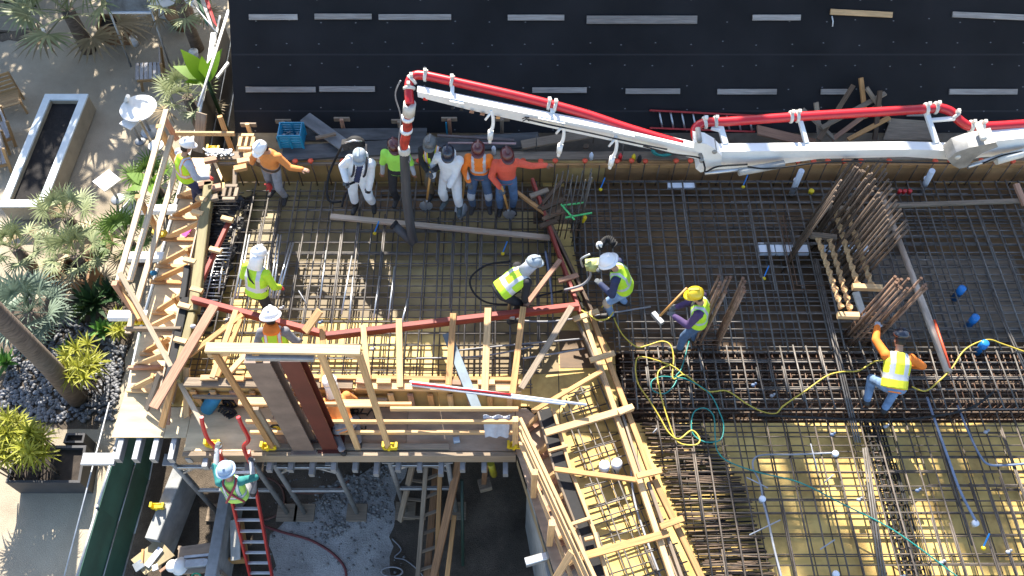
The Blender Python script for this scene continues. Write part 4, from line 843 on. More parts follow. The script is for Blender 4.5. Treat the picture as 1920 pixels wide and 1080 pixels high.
# hoses and conduits on the bars
def hp(pts, z=.37): return [P(x, y, z + .012 * ((i * 7) % 3)) for i, (x, y) in enumerate(pts)]
yh = [(1128, 577), (1137, 567), (1147, 570), (1150, 593), (1167, 627), (1193, 650), (1213, 648), (1240, 640), (1257, 647), (1263, 672), (1262, 710), (1285, 703), (1325, 733), (1363, 733), (1400, 757), (1430, 772), (1455, 775), (1470, 760), (1510, 733), (1550, 705), (1580, 697), (1610, 695), (1640, 678), (1668, 675)]
hose('yellow_hose', 'yellow hose snaking from the white helmeted worker across the trench to the worker in orange', 'hose', hp(yh), .012, yellowhose)
yl = [(1281, 702), (1258, 685), (1203, 669), (1192, 683), (1196, 718), (1219, 753), (1238, 784), (1254, 811), (1273, 823), (1297, 807), (1312, 823), (1304, 834), (1273, 830), (1258, 803), (1238, 737), (1234, 698), (1258, 683)]
hose('yellow_hose', 'yellow hose looped in a tangle right of the boarded line', 'hose', hp(yl, .39), .012, yellowhose)
hose('yellow_hose', 'yellow hose curling past the long pole to the right edge', 'hose', hp([(1710, 725), (1735, 733), (1760, 715), (1785, 690), (1810, 655), (1850, 637), (1880, 645), (1928, 662)], .40), .012, yellowhose)
hose('yellow_hose', 'short yellow hose drooping over the top of the boarded line', 'hose', hp([(1090, 582), (1105, 590), (1120, 600), (1140, 597), (1150, 585)], .7), .013, yellowhose)
th_ = [(1292, 640), (1278, 690), (1268, 706), (1290, 712), (1330, 737), (1350, 775), (1357, 800), (1350, 825), (1320, 828), (1298, 810), (1300, 775), (1320, 765), (1338, 780), (1341, 820), (1345, 845), (1365, 865), (1420, 885), (1500, 905), (1580, 945), (1660, 985), (1720, 1025), (1800, 1085)]
hose('teal_hose', 'long teal hose running from the looped tangle down to the bottom right', 'hose', hp(th_, .38), .0105, tealhose)
hose('teal_hose', 'small teal hose ring right of the boarded line', 'hose', hp([(1268, 708), (1240, 706), (1222, 715), (1224, 732), (1245, 738), (1262, 725), (1272, 705)], .36), .0105, tealhose)
hose('black_hose', 'thin black hose lying in a wide arc below the worker in orange', 'hose', hp([(1862, 735), (1820, 765), (1740, 782), (1640, 787), (1520, 783), (1420, 778)], .37), .02, rubber)
bluecond = mat('blue_grey_conduit', (.17, .22, .32), .5, var=.3, scale=5)
hose('conduit', 'long blue grey conduit running down the sunlit mat to a white cap', 'conduit', hp([(1738, 745), (1755, 795), (1780, 865), (1800, 920), (1830, 978)], .345), .021, bluecond)
hose('conduit', 'pale conduit bending to the right edge of the sunlit mat', 'conduit', hp([(1795, 760), (1818, 815), (1838, 855), (1855, 871), (1890, 872), (1928, 869)], .345), .018, bluecond)
hose('conduit', 'short white conduit lying level at the left of the sunlit mat', 'conduit', hp([(1565, 849), (1490, 852), (1430, 853), (1413, 862), (1413, 880), (1425, 905), (1430, 935)], .345), .015, mat('grey_white_conduit', (.33, .35, .39), .55, var=.35, scale=6))
hose('conduit', 'white conduit bending down to the bottom edge of the sunlit mat', 'conduit', hp([(1430, 938), (1440, 975), (1452, 1030), (1466, 1085)], .345), .017, mat('grey_white_conduit', (.33, .35, .39), .55, var=.35, scale=6))
hose('conduit', 'white conduit lying beside the boarded line in the narrow strip', 'conduit', hp([(1183, 875), (1190, 940), (1212, 1010), (1240, 1085)], .20), .017, mat('grey_white_conduit', (.33, .35, .39), .55, var=.35, scale=6))
for i, pts in enumerate([[(860, 657), (947, 648), (1093, 635)], [(940, 597), (1013, 603), (1080, 597), (1220, 575)], [(980, 672), (1040, 663), (1097, 653)], [(780, 672), (900, 668), (1000, 650)]]):
    hose('conduit', '%s grey conduit from the top lying across the bars in front of the red rail' % ORD[i], 'conduit', hp(pts, .33), .016, greyhose, group='grey conduits across the left bay')
hose('conduit', 'blue grey conduit standing up the bay left of the red rail', 'conduit', hp([(1023, 472), (1028, 500), (1033, 540), (1036, 575)], .34), .022, bluecond)
hose('vibrator_hose', 'black hose in a wide arc around the bent worker in the left bay', 'hose', hp([(957, 490), (913, 497), (883, 520), (887, 547), (913, 567), (960, 570), (1010, 555), (1055, 545)], .36), .018, rubber)
for i, pts in enumerate([[(1545, 905), (1563, 890)], [(1538, 1030), (1565, 1012)], [(1405, 1003), (1463, 975)], [(1520, 832), (1532, 880)], [(1224, 812), (1232, 803)], [(560, 545), (575, 570)], [(1400, 895), (1440, 915)]]):
    tag(MB().tube(hp(pts, .36), .010, 6).build('offcut', mat('grey_white_conduit', (0, 0, 0))), '%s pale offcut lying on the bars' % ORD[i], 'offcut', 'pale offcuts')
# ---------------------------------------------------------------- loose and braced timber
bracelab = '%s brace board from the left between the red rail and the front form'
RR = thing('red_rail', 'red painted timber rail hung across the left bay on brace boards', 'formwork', P(700, 620, .8))
MB().beam(P(362, 562, .80), P(612, 628, .80), .09, .15).build('timber', redpaint_wood, RR)
MB().beam(P(612, 630, .80), P(1085, 574, .80), .09, .15).build('timber', redpaint_wood, RR)
BR = [((402, 573), (288, 765), .16, redwood), ((455, 590), (352, 668), .09, fir), ((443, 582), (398, 708), .09, pine), ((452, 598), (408, 706), .07, fir), ((508, 615), (424, 705), .09, pine), ((604, 612), (608, 726), .09, fir), ((681, 610), (692, 728), .09, pine), ((748, 598), (750, 726), .10, pine),
      ((850, 588), (841, 722), .10, fir), ((915, 578), (909, 732), .11, pine), ((981, 576), (961, 738), .10, fir), ((1072, 575), (977, 728), .10, greywood)]
for i, (a, b, w, m) in enumerate(BR):
    board('brace_board', bracelab % ORD[i], 'brace', P(*a, .90), P(*b, .74), w, .045, m, 'brace boards of the red rail')
board('brace_board', 'brown brace board between the red rail and the boarded line', 'brace', P(1050, 488, .80), P(985, 574, .86), .08, .06, redwood)
board('brace_board', 'brown stick brace from the boarded line down to the front form corner', 'brace', P(1128, 696, .7), P(998, 772, .62), .07, .05, fir)
board('tilted_board', 'short bright board tilted up on the red rail', 'board', P(572, 622, .95), P(600, 582, 1.15), .13, .05, pine)
board('metal_plank', 'blue grey metal plank leaning over the front form', 'plank', P(838, 626, .72), P(895, 768, .78), .15, .05, mat('blue_grey_metal', (.10, .155, .20), .55, .0, var=.4, scale=4))
tag(MB().tube([P(768, 716, .78), P(1100, 759, .80)], .022, 8).tube([P(770, 722, .78), P(1060, 758, .80)], .02, 8).build('conduit_bundle', pvc), 'white conduit lengths lying along the top of the front form', 'conduit')
tag(MB().tube([P(772, 719, .80), P(958, 740, .82)], .018, 8).build('red_conduit', redpaint), 'red conduit lying with the white lengths on the front form', 'conduit')
# boarded line along the right of the strip
LA = [((1000, 338), (1090, 588)), ((1020, 398), (1112, 590))]
bl = thing('boarded_line', 'long double boarded form line running from the back wall down to the bottom edge', 'formwork', P(1160, 760, .4))
MB().beam(P(998, 338, .62), P(1088, 588, .62), .055, .14).build('red_timber', redpaint_wood, bl)
MB().beam(P(1020, 396, .62), P(1112, 590, .62), .05, .14).build('grey_timber', darkwood, bl)
MB().slab([P(1008, 385, .02), P(1100, 592, .02), P(1100, 592, .58), P(1008, 385, .58)], .025).build('rubber_lining', rubber, bl)
for (a, b, w, m) in [((1092, 590), (1198, 905), .085, pine), ((1108, 590), (1226, 905), .085, fir), ((1082, 600), (1150, 760), .04, greywood), ((1198, 900), (1262, 1090), .085, pine), ((1224, 895), (1318, 1090), .09, fir), ((1164, 770), (1205, 900), .04, greywood), ((1215, 905), (1280, 1090), .05, greywood)]:
    MB().beam(P(*a, .52), P(*b, .52), w, .10).build('rail', m, bl)
for (a, b) in [((1095, 600), (1180, 870)), ((1185, 870), (1275, 1095))]:
    MB().slab([P(*a, .02), P(*b, .02), P(*b, .46), P(*a, .46)], .025).build('plywood_panel', plygrey, bl)
board('cross_board', 'long cross board spanning the narrow strip, the upper one', 'board', P(1022, 812, .62), P(1186, 764, .62), .11, .05, pine)
board('cross_board', 'thin cross board spanning the narrow strip past the pale capped stubs', 'board', P(1040, 880, .60), P(1192, 900, .60), .075, .05, fir)
board('cross_board', 'long orange cross board spanning the narrow strip near the bottom', 'board', P(1090, 1044, .62), P(1252, 1000, .62), .11, .05, fir)
for i, (a, b, m) in enumerate([((1075, 599), (1122, 583), pine), ((1106, 676), (1152, 662), pine), ((1160, 774), (1187, 762), pine), ((1194, 893), (1240, 882), fir), ((1238, 988), (1281, 972), fir), ((1047, 527), (1084, 516), redwood), ((994, 368), (1028, 356), greywood), ((1018, 412), (1056, 395), darkwood), ((1012, 425), (1044, 414), darkwood), ((1015, 393), (1060, 373), darkwood), ((1070, 545), (1092, 540), redwood)]):
    board('cleat', None, None, P(*a, .69), P(*b, .69), .09, .05, m, parent=bl)
board('brace_board', 'brown brace running from the coral shirted worker to the red timber', 'brace', P(955, 350, .5), P(1022, 400, .66), .07, .06, fir)
board('brace_board', 'dark brace crossing behind the red timber towards the thin back column cage', 'brace', P(1055, 338, .66), P(1010, 392, .66), .06, .06, darkwood)
# black beam form by the gangway
bf = thing('beam_form', 'black rubber lined beam form along the left of the narrow strip', 'formwork', P(1060, 900, .3))
for (a, b) in [((1020, 768), (1052, 880)), ((1052, 880), (1098, 1000)), ((1098, 1000), (1124, 1090))]:
    MB().beam(P(*a, .42), P(*b, .42), .21, .05).build('rubber_strip', rubber, bf)
    MB().beam(P(a[0] + 17, a[1], .48), P(b[0] + 17, b[1], .48), .05, .10).build('rail', pine, bf)
    MB().beam(P(a[0] - 13, a[1], .42), P(b[0] - 13, b[1], .42), .03, .08).build('rail', greywood, bf)
    MB().slab([P(a[0] - 12, a[1] + 8, 0), P(b[0] - 12, b[1] + 8, 0), P(b[0] - 12, b[1] + 8, .38), P(a[0] - 12, a[1] + 8, .38)], .02).build('plywood_panel', plygrey, bf)
for a, b in [((1028, 846), (1064, 836)), ((1066, 985), (1106, 972)), ((1096, 1012), (1112, 1008))]: board('clamp_bar', None, None, P(*a, .55), P(*b, .55), .05, .06, pine, parent=bf)
for i, (a, b) in enumerate([((1010, 850), (1030, 832)), ((1018, 905), (1042, 886)), ((1032, 945), (1060, 925)), ((1050, 1010), (1085, 990)), ((1065, 1060), (1098, 1030)), ((990, 800), (1018, 770))]):
    t = thing('kicker_brace', 'kicker brace on the side gangway, %s from the top' % ['second', 'third', 'fourth', 'fifth', 'lowest', 'first'][i], 'brace', P(*a, 0), 'kicker braces on the side gangway')
    MB().beam(P(*a, .04), P(*b, .42), .05, .09).build('diagonal', pine, t); MB().beam(P(a[0] - 6, a[1] + 10, .03), P(b[0] + 4, b[1] + 14, .03), .1, .04).build('foot', redwood, t)
# guard rails
def clamp(x, y, z, lab, name='post_clamp'):
    q = P(x, y, z); mb = MB()
    mb.beam(q + V(-.1, 0, 0), q + V(.1, 0, 0), .10, .05); mb.beam(q + V(-.1, 0, .0), q + V(-.1, .0, .13), .04, .09); mb.beam(q + V(.1, 0, 0), q + V(.1, 0, .10), .04, .09); mb.beam(q + V(-.02, -.06, .02), q + V(.03, -.06, .16), .04, .04); mb.tube([q + V(-.07, .02, .09), q + V(.07, .02, .09)], .018, 6)
    return tag(mb.build(name, yellowpl), lab, 'clamp', 'yellow guard rail clamps')
for i, (x, y, z) in enumerate([(505, 838, .06), (732, 838, .06), (965, 836, .06), (400, 833, .06), (266, 603, .06), (302, 440, .06), (297, 950, -2.25), (402, 282, .1)]):
    clamp(x, y, z, ['yellow clamp at the foot of the front post left of the steel columns', 'yellow clamp at the foot of the front post right of the steel columns', 'yellow clamp at the guard rail corner by the gangway', 'yellow clamp at the platform edge behind the ladder top', 'yellow clamp at the foot of the lower post on the side walkway', 'yellow clamp at the foot of the upper post on the side walkway', 'yellow clamp lying on the grey concrete wall in the pit', 'yellow clamp beside the orange timber brace at the back corner'][i])
def post(label, base, ztop, m=pine, w=.09, h=.09, name='guard_post', lean=(0, 0)):
    b = P(*base, 0); return board(name, label, 'post', V(b.x, b.y, .02), V(b.x + lean[0], b.y + lean[1], ztop), w, h, m, 'guard rail posts', up=V(0, 1, 0))
post('leaning guard post of the upper side walkway rail, above a yellow clamp', (300, 440), 1.15, fir)
post('guard post at the lower end of the upper side walkway rail, above a yellow clamp', (266, 603), 1.25, redwood)
post('guard post at the back end of the side walkway', (335, 312), 1.15, fir)
post('guard post at the corner by the gangway', (966, 838), 1.1, pine)
for i, (a, b, z) in enumerate([((312, 206), (222, 527), 1.12), ((322, 255), (243, 527), .78), ((335, 300), (240, 625), .30)]):
    board('guard_rail', '%s long guard rail along the side walkway, from the garden' % ORD[i], 'guard rail', P(*a, z), P(*b, z), .10, .05, mat('bleached_rail', (.52, .42, .29), .8, var=.3, scale=2.2, stretch=WS), 'guard rails of the side walkway')
board('guard_rail', 'guard rail continuing above the lower side walkway to the bottom corner', 'guard rail', P(222, 527, 1.05), P(262, 600, .98), .05, .09, fir)
board('long_brace', 'very long pale brace slanting from the side rail down to the ladder top', 'brace', P(225, 512, 1.22), P(385, 805, .25), .08, .08, mat('bleached_rail', (.5, .4, .28)))
board('cross_rail', 'cross board over the side walkway at the lower rail end', 'board', P(236, 617, .5), P(341, 617, .66), .05, .10, greywood)
board('cross_rail', 'reddish cross board lying over the lower side walkway', 'board', P(242, 690, .12), P(302, 688, .12), .05, .09, redwood)
for i, (a, b) in enumerate([((300, 700), (275, 768)), ((318, 710), (312, 795)), ((326, 712), (303, 800)), ((350, 690), (350, 780))]):
    board('loose_stud', '%s loose stud from the left at the platform corner' % ORD[i], 'board', P(*a, .66), P(*b, .08), .10, .05, [greywood, redwood, fir, pine][i], 'loose studs at the platform corner')
board('long_brace', 'reddish offcut lying at the long brace above the ladder', 'board', P(344, 782, .04), P(362, 770, .04), .05, .04, pine)
fy = 5.47
def rail(xa, xb, z, lab, y=fy, m=pine):
    a = VY(xa, 770, y); b = VY(xb, 770, y); k = (13.2 - z) / (13.2 - a.z)
    board('guard_rail', lab, 'guard rail', V(a.x * (.533 * y + .846 * (13.2 - z)) / (.533 * y + .846 * (13.2 - a.z)), y, z), V(b.x * (.533 * y + .846 * (13.2 - z)) / (.533 * y + .846 * (13.2 - b.z)), y, z), .045, .09, m, 'guard rails of the front walkway')
rail(732, 972, 1.10, 'top front guard rail right of the timber frame')
rail(456, 772, 1.05, 'top front guard rail behind the steel columns', fy + .1)
rail(462, 972, .62, 'middle front guard rail with the grey jacket hung on it')
rail(470, 972, .20, 'bottom front guard rail near the walkway')
b0 = P(972, 838, 0)
for i, (z, m, x1) in enumerate([(1.10, pine, 1116), (.80, pine, 1102), (.55, pine, 1092), (.2, pine, 1072)]):
    a = V(b0.x + .02, b0.y, z); b = P(x1, 1085, z)
    board('guard_rail', '%s guard rail from the top along the side gangway' % ORD[i], 'guard rail', a, b, .05, .10, m, 'guard rails of the side gangway')
for i, (x, y) in enumerate([(1000, 930), (1030, 1020)]):
    post('%s guard post along the side gangway below the corner' % ['upper', 'lower'][i], (x, y), 1.05, pine)
board('prop_board', 'board propped upright at the bottom of the side gangway', 'board', P(1072, 1035, .9), P(1040, 1088, .5), .1, .05, pine)
jk = MB(); n = 12; vs = []
c0 = P(931, 779, .70)
for i in range(n + 1):
    for j in range(n + 1):
        u = i / n - .5; v = j / n; dy = -.12 if v < .5 else .12
        drop = abs(v - .5) * .85 * (1 - .25 * abs(math.sin(u * 7)))
        vs.append(c0 + V(u * .42 * (1 - .25 * abs(v - .5)), (v - .5) * (.42 if v < .5 else .14) + .012 * math.sin(u * 13), -drop + .025 * math.cos(u * 14)))
jk.add(vs, [[i * (n + 1) + j, (i + 1) * (n + 1) + j, (i + 1) * (n + 1) + j + 1, i * (n + 1) + j + 1] for i in range(n) for j in range(n)], smooth=True)
tag(jk.build('jacket', mat('pale_grey_cloth', (.48, .50, .54), .9, var=.2, scale=8)), 'pale grey jacket hung over the front guard rail', 'jacket')
# timber frame round the steel columns
fr_ = thing('pine_portal', 'tall pine stud frame with header standing around the steel columns', 'frame', P(560, 840, 0))
def fpt(px, py, y): return VY(px, py, y)
hz = 3.30
def hx(px, py=652): return P(px, py, hz)
h0, h1 = hx(386), hx(676, 657)
MB().beam(h0, h1, .14, .05).build('header', mat('bright_pine', (.62, .43, .22), .75, var=.2, scale=2.2, stretch=WS), fr_)
for x, m in [(402, fir), (478, fir), (600, pine), (672, pine)]:
    p = P(x, 660, hz); MB().beam(V(p.x, p.y, .02), V(p.x, p.y, hz - .03), .09, .05, V(0, 1, 0)).build('stud', m, fr_)
p = P(404, 660, hz); MB().beam(V(p.x + .06, p.y + .03, .02), V(p.x + .06, p.y + .03, 1.5), .09, .05, V(0, 1, 0)).build('stud', greywood, fr_)
for (xa, xb, y, z) in [(448, 510, 753, 1.35), (642, 700, 757, 1.35)]:
    MB().beam(P(xa, y, z), P(xb, y, z), .12, .05).build('blocking', pine, fr_)
for (xa, ya, za, xb, yb, zb) in [(390, 665, 3.2, 430, 662, 3.2), (668, 668, 3.2, 640, 660, 3.25)]:
    MB().beam(P(xa, ya, za), P(xb, yb, zb), .05, .08).build('gusset', pine, fr_)
MB().beam(P(462, 668, 3.2), P(590, 670, 3.2), .10, .08).build('ledger_angle', galv, fr_)
def steelcol(label, bx, by, tx, ty, m, w=.34, d=.2):
    b = P(bx, by, 0); t = thing('steel_column', label, 'steel column', (b.x, b.y, .0), 'steel columns on the front walkway')
    zt = 3.05; mb = MB()
    mb.beam(V(b.x, b.y - d / 2, .02), V(b.x, b.y - d / 2, zt), .018, w, V(1, 0, 0)) if False else None
    mb.add([V(b.x + sx * w / 2, b.y + sy * d / 2 + e, z) for z in (.02, zt) for (sx, sy, e) in [(-1, -1, 0), (1, -1, 0), (1, -1, .02), (.06, -1, .02), (.06, 1, -.02), (1, 1, -.02), (1, 1, 0), (-1, 1, 0), (-1, 1, -.02), (-.06, 1, -.02), (-.06, -1, .02), (-1, -1, .02)]],
           [list(range(11, -1, -1)), list(range(12, 24))] + [[i, (i + 1) % 12, 12 + (i + 1) % 12, 12 + i] for i in range(12)])
    mb.build('shaft', m, t)
    MB().box((b.x - .2, b.y - .16, .012), (b.x + .2, b.y + .16, .035)).build('base_plate', m, t)
    MB().box((b.x - w / 2, b.y - d / 2, zt + .002), (b.x + w / 2, b.y + d / 2, zt + .02)).build('cap_plate', m, t)
steelcol('brownish grey primed steel column inside the timber frame', 572, 836, 0, 0, primer_grey)
steelcol('dark red oxide steel column inside the timber frame', 622, 834, 0, 0, primer_red, .26)
# back left corner: braces, crates of offcuts
board('wide_board', 'wide pale board standing up at the back end of the side walkway', 'board', P(378, 212, .9), P(372, 285, .3), .22, .04, greywood)
board('timber_brace', 'orange timber brace leaning at the back left corner of the deck', 'brace', P(412, 218, 1.1), P(440, 296, .2), .09, .09, fir)
board('cross_rail', 'level cross board nailed to the leaning brace at the back left corner', 'board', P(330, 250, .8), P(440, 251, .8), .05, .09, pine)
board('timber_brace', 'rusty brown brace behind the man on the side walkway', 'brace', P(308, 222, 1.0), P(332, 262, .5), .1, .05, redwood)
def ladderbox(name, lab, x0, y0, x1, y1, z, m, cat='timber frame'):
    a = P(x0, y1, z); b = P(x1, y0, z); mb = MB(); w = .07
    mb.beam(a, V(b.x, a.y, z), w, .08); mb.beam(V(a.x, b.y, z), b, w, .08); mb.beam(V(a.x, a.y + .05, z), V(a.x, b.y - .05, z), w, .08); mb.beam(V(b.x, a.y + .05, z), V(b.x, b.y - .05, z), w, .08); mb.beam(V((a.x + b.x) / 2, a.y + .05, z), V((a.x + b.x) / 2, b.y - .05, z), .05, .08)
    return tag(mb.build(name, m), lab, cat)
ladderbox('box_frame', 'small box frame of pale blocks behind the man in the orange shirt', 448, 255, 477, 280, .72, pine)
ladderbox('box_frame', 'dark box frame of blocks at the back left inside corner', 418, 350, 446, 374, .62, greywood)
board('stake', 'upright brown stake on the dark box frame at the inside corner', 'stake', P(441, 318, .66), P(440, 352, .62), .07, .07, greywood)
ply2 = MB(); ply2.box(P(386, 292, .64), P(436, 281, .66) + V(0, 0, .03)); o = ply2.build('bracket_tray', alu); tag(o, 'pale metal tray full of brackets on the back left corner', 'tray')
hw = MB()
for k in range(34):
    q = P(rnd(388, 434), rnd(283, 292), .71); hw.beam(q, q + V(rnd(-.08, .08), rnd(-.06, .06), rnd(0, .03)), .035, .02)
tag(hw.build('hardware', galv), 'heap of small metal brackets in the tray at the back left corner', 'brackets', kind='stuff')
for i, (x, y, m) in enumerate([(458, 302, pine), (452, 315, fir), (470, 292, pine), (396, 300, redwood), (386, 345, redwood), (404, 352, redwood), (398, 372, greywood)]):
    q = P(x, y, .70); board('timber_block', ['pale block on the form corner left of the orange shirt', 'brown block below the pale block at the form corner', 'pale block by the elbow of the orange shirt', 'reddish block in front of the bracket tray', 'red block at the knees of the man on the side walkway', 'reddish block hanging at the form corner', 'grey block below the reddish one at the form corner'][i], 'block', q + V(-.12, -.03, 0), q + V(.10, .03, 0), .12, .08, m, 'blocks at the back left corner')
# shelf behind the back wall
dk = mat('blackened_plank', (.075, .08, .085), .7, var=.6, scale=2.0, stretch=(1, 4, 4))
board('plank', 'broad blackened plank lying behind the back form wall, the front one', 'plank', P(530, 288, .66), P(1010, 262, .66), .36, .05, dk)
board('plank', 'broad blackened plank lying behind the back form wall, the rear one', 'plank', P(520, 254, .62), P(800, 252, .62), .30, .05, dk)
board('plank', 'wide grey plank lying at a slant on the blackened planks', 'plank', P(572, 220, .85), P(650, 276, .78), .26, .045, mat('cement_plank', (.20, .21, .22), .8, var=.5, scale=1.2, stretch=(1, 3, 3)))
board('stick', 'short timber stick resting across the slanting grey plank', 'stick', P(592, 259, .90), P(630, 251, .90), .06, .05, greywood)
board('plank', 'brown brace plank leaning on the roof foot under the boom', 'plank', P(978, 272, .75), P(1145, 244, .85), .20, .05, fir if False else greywood)
tag(MB().tube([P(820, 254, .8), P(964, 263, .8)], .03, 8).build('pipe', mat('dull_pipe', (.14, .11, .11), .5)), 'dull brown pipe lying behind the back row of workers', 'pipe')
tag(MB().tube([P(840, 268, .8), P(968, 269, .8)], .02, 8).build('pipe', mat('pink_pipe', (.45, .30, .30), .5)), 'thin pinkish pipe lying behind the back row of workers', 'pipe')
tag(MB().lathe(P(926, 288, .66), [(.04, 0), (.04, .16), (.02, .2)], 8).build('bottle', pvc), 'pale bottle on the back form wall left of the coral shirt', 'bottle')
for i, x in enumerate([530, 640, 748, 842, 941]):
    q = P(x, 224 + (4 if i in (0, 2) else 0), .78); t = thing('stake', '%s T shaped stake from the left at the foot of the black roof' % ORD[i], 'stake', q + V(0, 0, -.5), 'T shaped stakes')
    MB().beam(q + V(0, -.02, -.5), q + V(0, 0, .0), .07, .05, V(0, 1, 0)).build('post', [greywood, redwood][i % 2], t)
    MB().beam(q + V(-.15, .045, -.04), q + V(.15, .045, -.04), .04, .09).build('cleat', greywood, t)
    if i in (0, 3): MB().beam(q + V(-.06, -.03, -.45), q + V(-.06, -.02, -.06), .03, .03, V(0, 1, 0)).build('blue_tape', bluepl, t)
q = P(465, 236, .74); t = thing('stake', 'stake with crossed cleats behind the small box frame', 'stake', q + V(0, 0, -.5), 'T shaped stakes')
MB().beam(q + V(0, -.02, -.5), q + V(0, 0, .06), .08, .05, V(0, 1, 0)).build('post', pine, t); MB().beam(q + V(-.15, .045, -.02), q + V(.15, .045, -.02), .04, .09).build('cleat', greywood, t)
# blue crate
a = P(527, 278, .68); b = P(574, 252, .68); cr = MB(); zc0, zc1 = .68, 1.0; w_ = .02
cr.box((a.x, a.y, zc0), (b.x, b.y, zc0 + .02))
for k in range(5):
    z = zc0 + .04 + k * .065
    cr.box((a.x, a.y, z), (b.x, a.y + w_, z + .045)); cr.box((a.x, b.y - w_, z), (b.x, b.y, z + .045)); cr.box((a.x, a.y + w_, z), (a.x + w_, b.y - w_, z + .045)); cr.box((b.x - w_, a.y + w_, z), (b.x, b.y - w_, z + .045))
for (x, y) in [(a.x, a.y), (b.x, a.y), (a.x, b.y), (b.x, b.y), ((a.x + b.x) / 2, a.y), ((a.x + b.x) / 2, b.y)]: cr.box((x - .018, y - .018, zc0), (x + .018, y + .018, zc1))
tag(cr.build('crate', bluepl), 'blue slatted plastic crate behind the man in the orange shirt', 'crate')
cl = MB()
for k in range(14):
    q = V(rnd(a.x + .08, b.x - .1), rnd(a.y + .08, b.y - .08), zc0 + rnd(.05, .16)); cl.beam(q, q + V(rnd(-.1, .1), rnd(-.05, .05), .02), .04, .03)
tag(cl.build('hardware', galv), 'odds and ends lying in the blue crate', 'hardware', kind='stuff')
# lumber heap, ladder, plywood on the roof foot at the right
LH = [((1614, 146), (1623, 222)), ((1530, 192), (1538, 262)), ((1535, 262), (1600, 160)), ((1540, 240), (1660, 175)), ((1560, 262), (1650, 195)), ((1590, 262), (1668, 220)), ((1625, 165), (1668, 228)), ((1650, 170), (1640, 262)), ((1505, 205), (1566, 262)), ((1420, 244), (1530, 270))]
for i, (p0, p1) in enumerate(LH):
    board('scrap_board', ['tall upright', 'short upright', 'steep', 'long slanting', 'lower slanting', 'lowest slanting', 'backward leaning', 'dark upright', 'forward leaning', 'flat brown'][i] + ' scrap board in the lumber heap at the foot of the black roof', 'board', PR(*p0, .22 + .05 * (i % 4)), PR(*p1, .12 + .05 * (i % 3)), .09 if i < 9 else .24, .045, [fir, greywood, darkwood, greywood, redwood][i % 5], 'lumber heap boards')
tag(MB().slab([PR(1670, 222, .1), PR(1732, 226, .1), PR(1765, 262, .1), PR(1655, 262, .1)], .03).build('plywood_sheet', greywood), 'grey brown plywood sheet lying at the foot of the black roof behind the boom', 'plywood')
rl = thing('ladder', 'red ladder lying on the foot of the black roof behind the boom', 'ladder', PR(1310, 220, .1))
for y0, y1 in ((207, 217), (240, 247)):
    MB().beam(PR(1218, y0, .08), PR(1415, y1, .08), .035, .08, RN).build('side_rail', redlad, rl)
for k in range(9):
    x = 1236 + k * 21; MB().tube([PR(x, 208 + k * 1.1, .08), PR(x + 6, 241 + k * .7, .08)], .022, 6).build('rung', alu, rl)
hose('hose_coil', 'coil of teal hose on the back form wall under the boom hinge', 'hose', [P(1243 + (22 - (i % 7) * .8) * math.cos(i * .7), 280 + (13 - (i % 7) * .5) * math.sin(i * .7), .72 + .004 * i) for i in range(46)], .017, tealhose, k=3)
for i, (x, y, m) in enumerate([(1162, 300, redpaint), (1187, 301, yellowpl), (1198, 303, rubber), (1108, 298, pvc)]):
    tag(MB().lathe(P(x, y, .65), [(.04, 0), (.04, .12), (.03, .14), (.015, .18)], 10).build('spray_can', m), ['red', 'yellow', 'black', 'white'][i] + ' can standing on the back form wall', 'can', 'cans on the back wall')
board('stub_post', 'first short dark stub behind the back form wall under the boom', 'stub', P(1098, 275, .5), P(1097, 290, .5) + V(0, 0, .25), .1, .08, darkwood, up=V(0, 1, 0))
for i, (x, y) in enumerate([(1005, 262), (1112, 240), (1050, 268), (1165, 268)]):
    tag(MB().tube([P(x, y + 28, .55), P(x, y + 28, .55) + V(0, 0, .55)], .012, 6).build('thin_stake', steel), '%s thin steel stake behind the back form wall under the boom' % ORD[i], 'stake', 'thin stakes behind the back wall')
# ---------------------------------------------------------------- site fence
green = mat('green_mesh', (.03, .105, .078), .75, var=.4, scale=1.2, detail=6)
zt = -1.55
fp = [P(412, 30, zt), P(372, 225, zt), P(262, 620, zt), P(216, 842, zt), P(183, 950, zt), P(141, 1092, zt)]
sfn = thing('site_fence', 'green mesh site fence on pipe rails along the garden side of the pit', 'fence', (fp[3].x, fp[3].y, GZ))
for i in range(5):
    a, b = fp[i], fp[i + 1]; ins = V(.03, 0, 0)
    MB().slab([V(a.x, a.y, GZ + .05) + ins, V(b.x, b.y, GZ + .05) + ins, b + ins, a + ins], .012).build('mesh_panel', green if i > 1 else blackpl, sfn)
    MB().tube([a, b], .026, 8).build('top_rail', galv if i > 1 else white, sfn)
    MB().tube([V(a.x, a.y, GZ + .85) + V(.06, 0, 0), V(b.x, b.y, GZ + .85) + V(.06, 0, 0)], .014, 6).build('middle_rail', galv, sfn)
    MB().tube([V(b.x, b.y, GZ), b + V(0, 0, .05)], .028, 8).build('post', galv, sfn)
    MB().tube([V(a.x, a.y, GZ + .06) + V(.05, 0, 0), V(b.x, b.y, GZ + .06) + V(.05, 0, 0)], .02, 6).build('bottom_rail', galv, sfn)
tag(MB().tube([P(205, 755, -.5), P(118, 1090, -.5)], .014, 6).build('guy_cable', galv), 'thin grey cable running down over the garden beside the green fence', 'cable')
tag(MB().tube([P(428, 20, -.6), P(398, 118, -.6), P(372, 200, -.6)], .03, 8).build('white_pipe', white), 'thin white pipe slanting over the fence by the banana plant', 'pipe')
tag(MB().beam(P(400, 62, -1.2), P(392, 120, -1.2), .10, .04).build('white_plank', white), 'white plank leaning on the fence beyond the banana plant', 'plank')
tag(MB().beam(P(428, 118, -1.4), P(407, 146, -1.4), .06, .06).build('white_post', white), 'short white strut in the dark gap beside the roof corner', 'post')
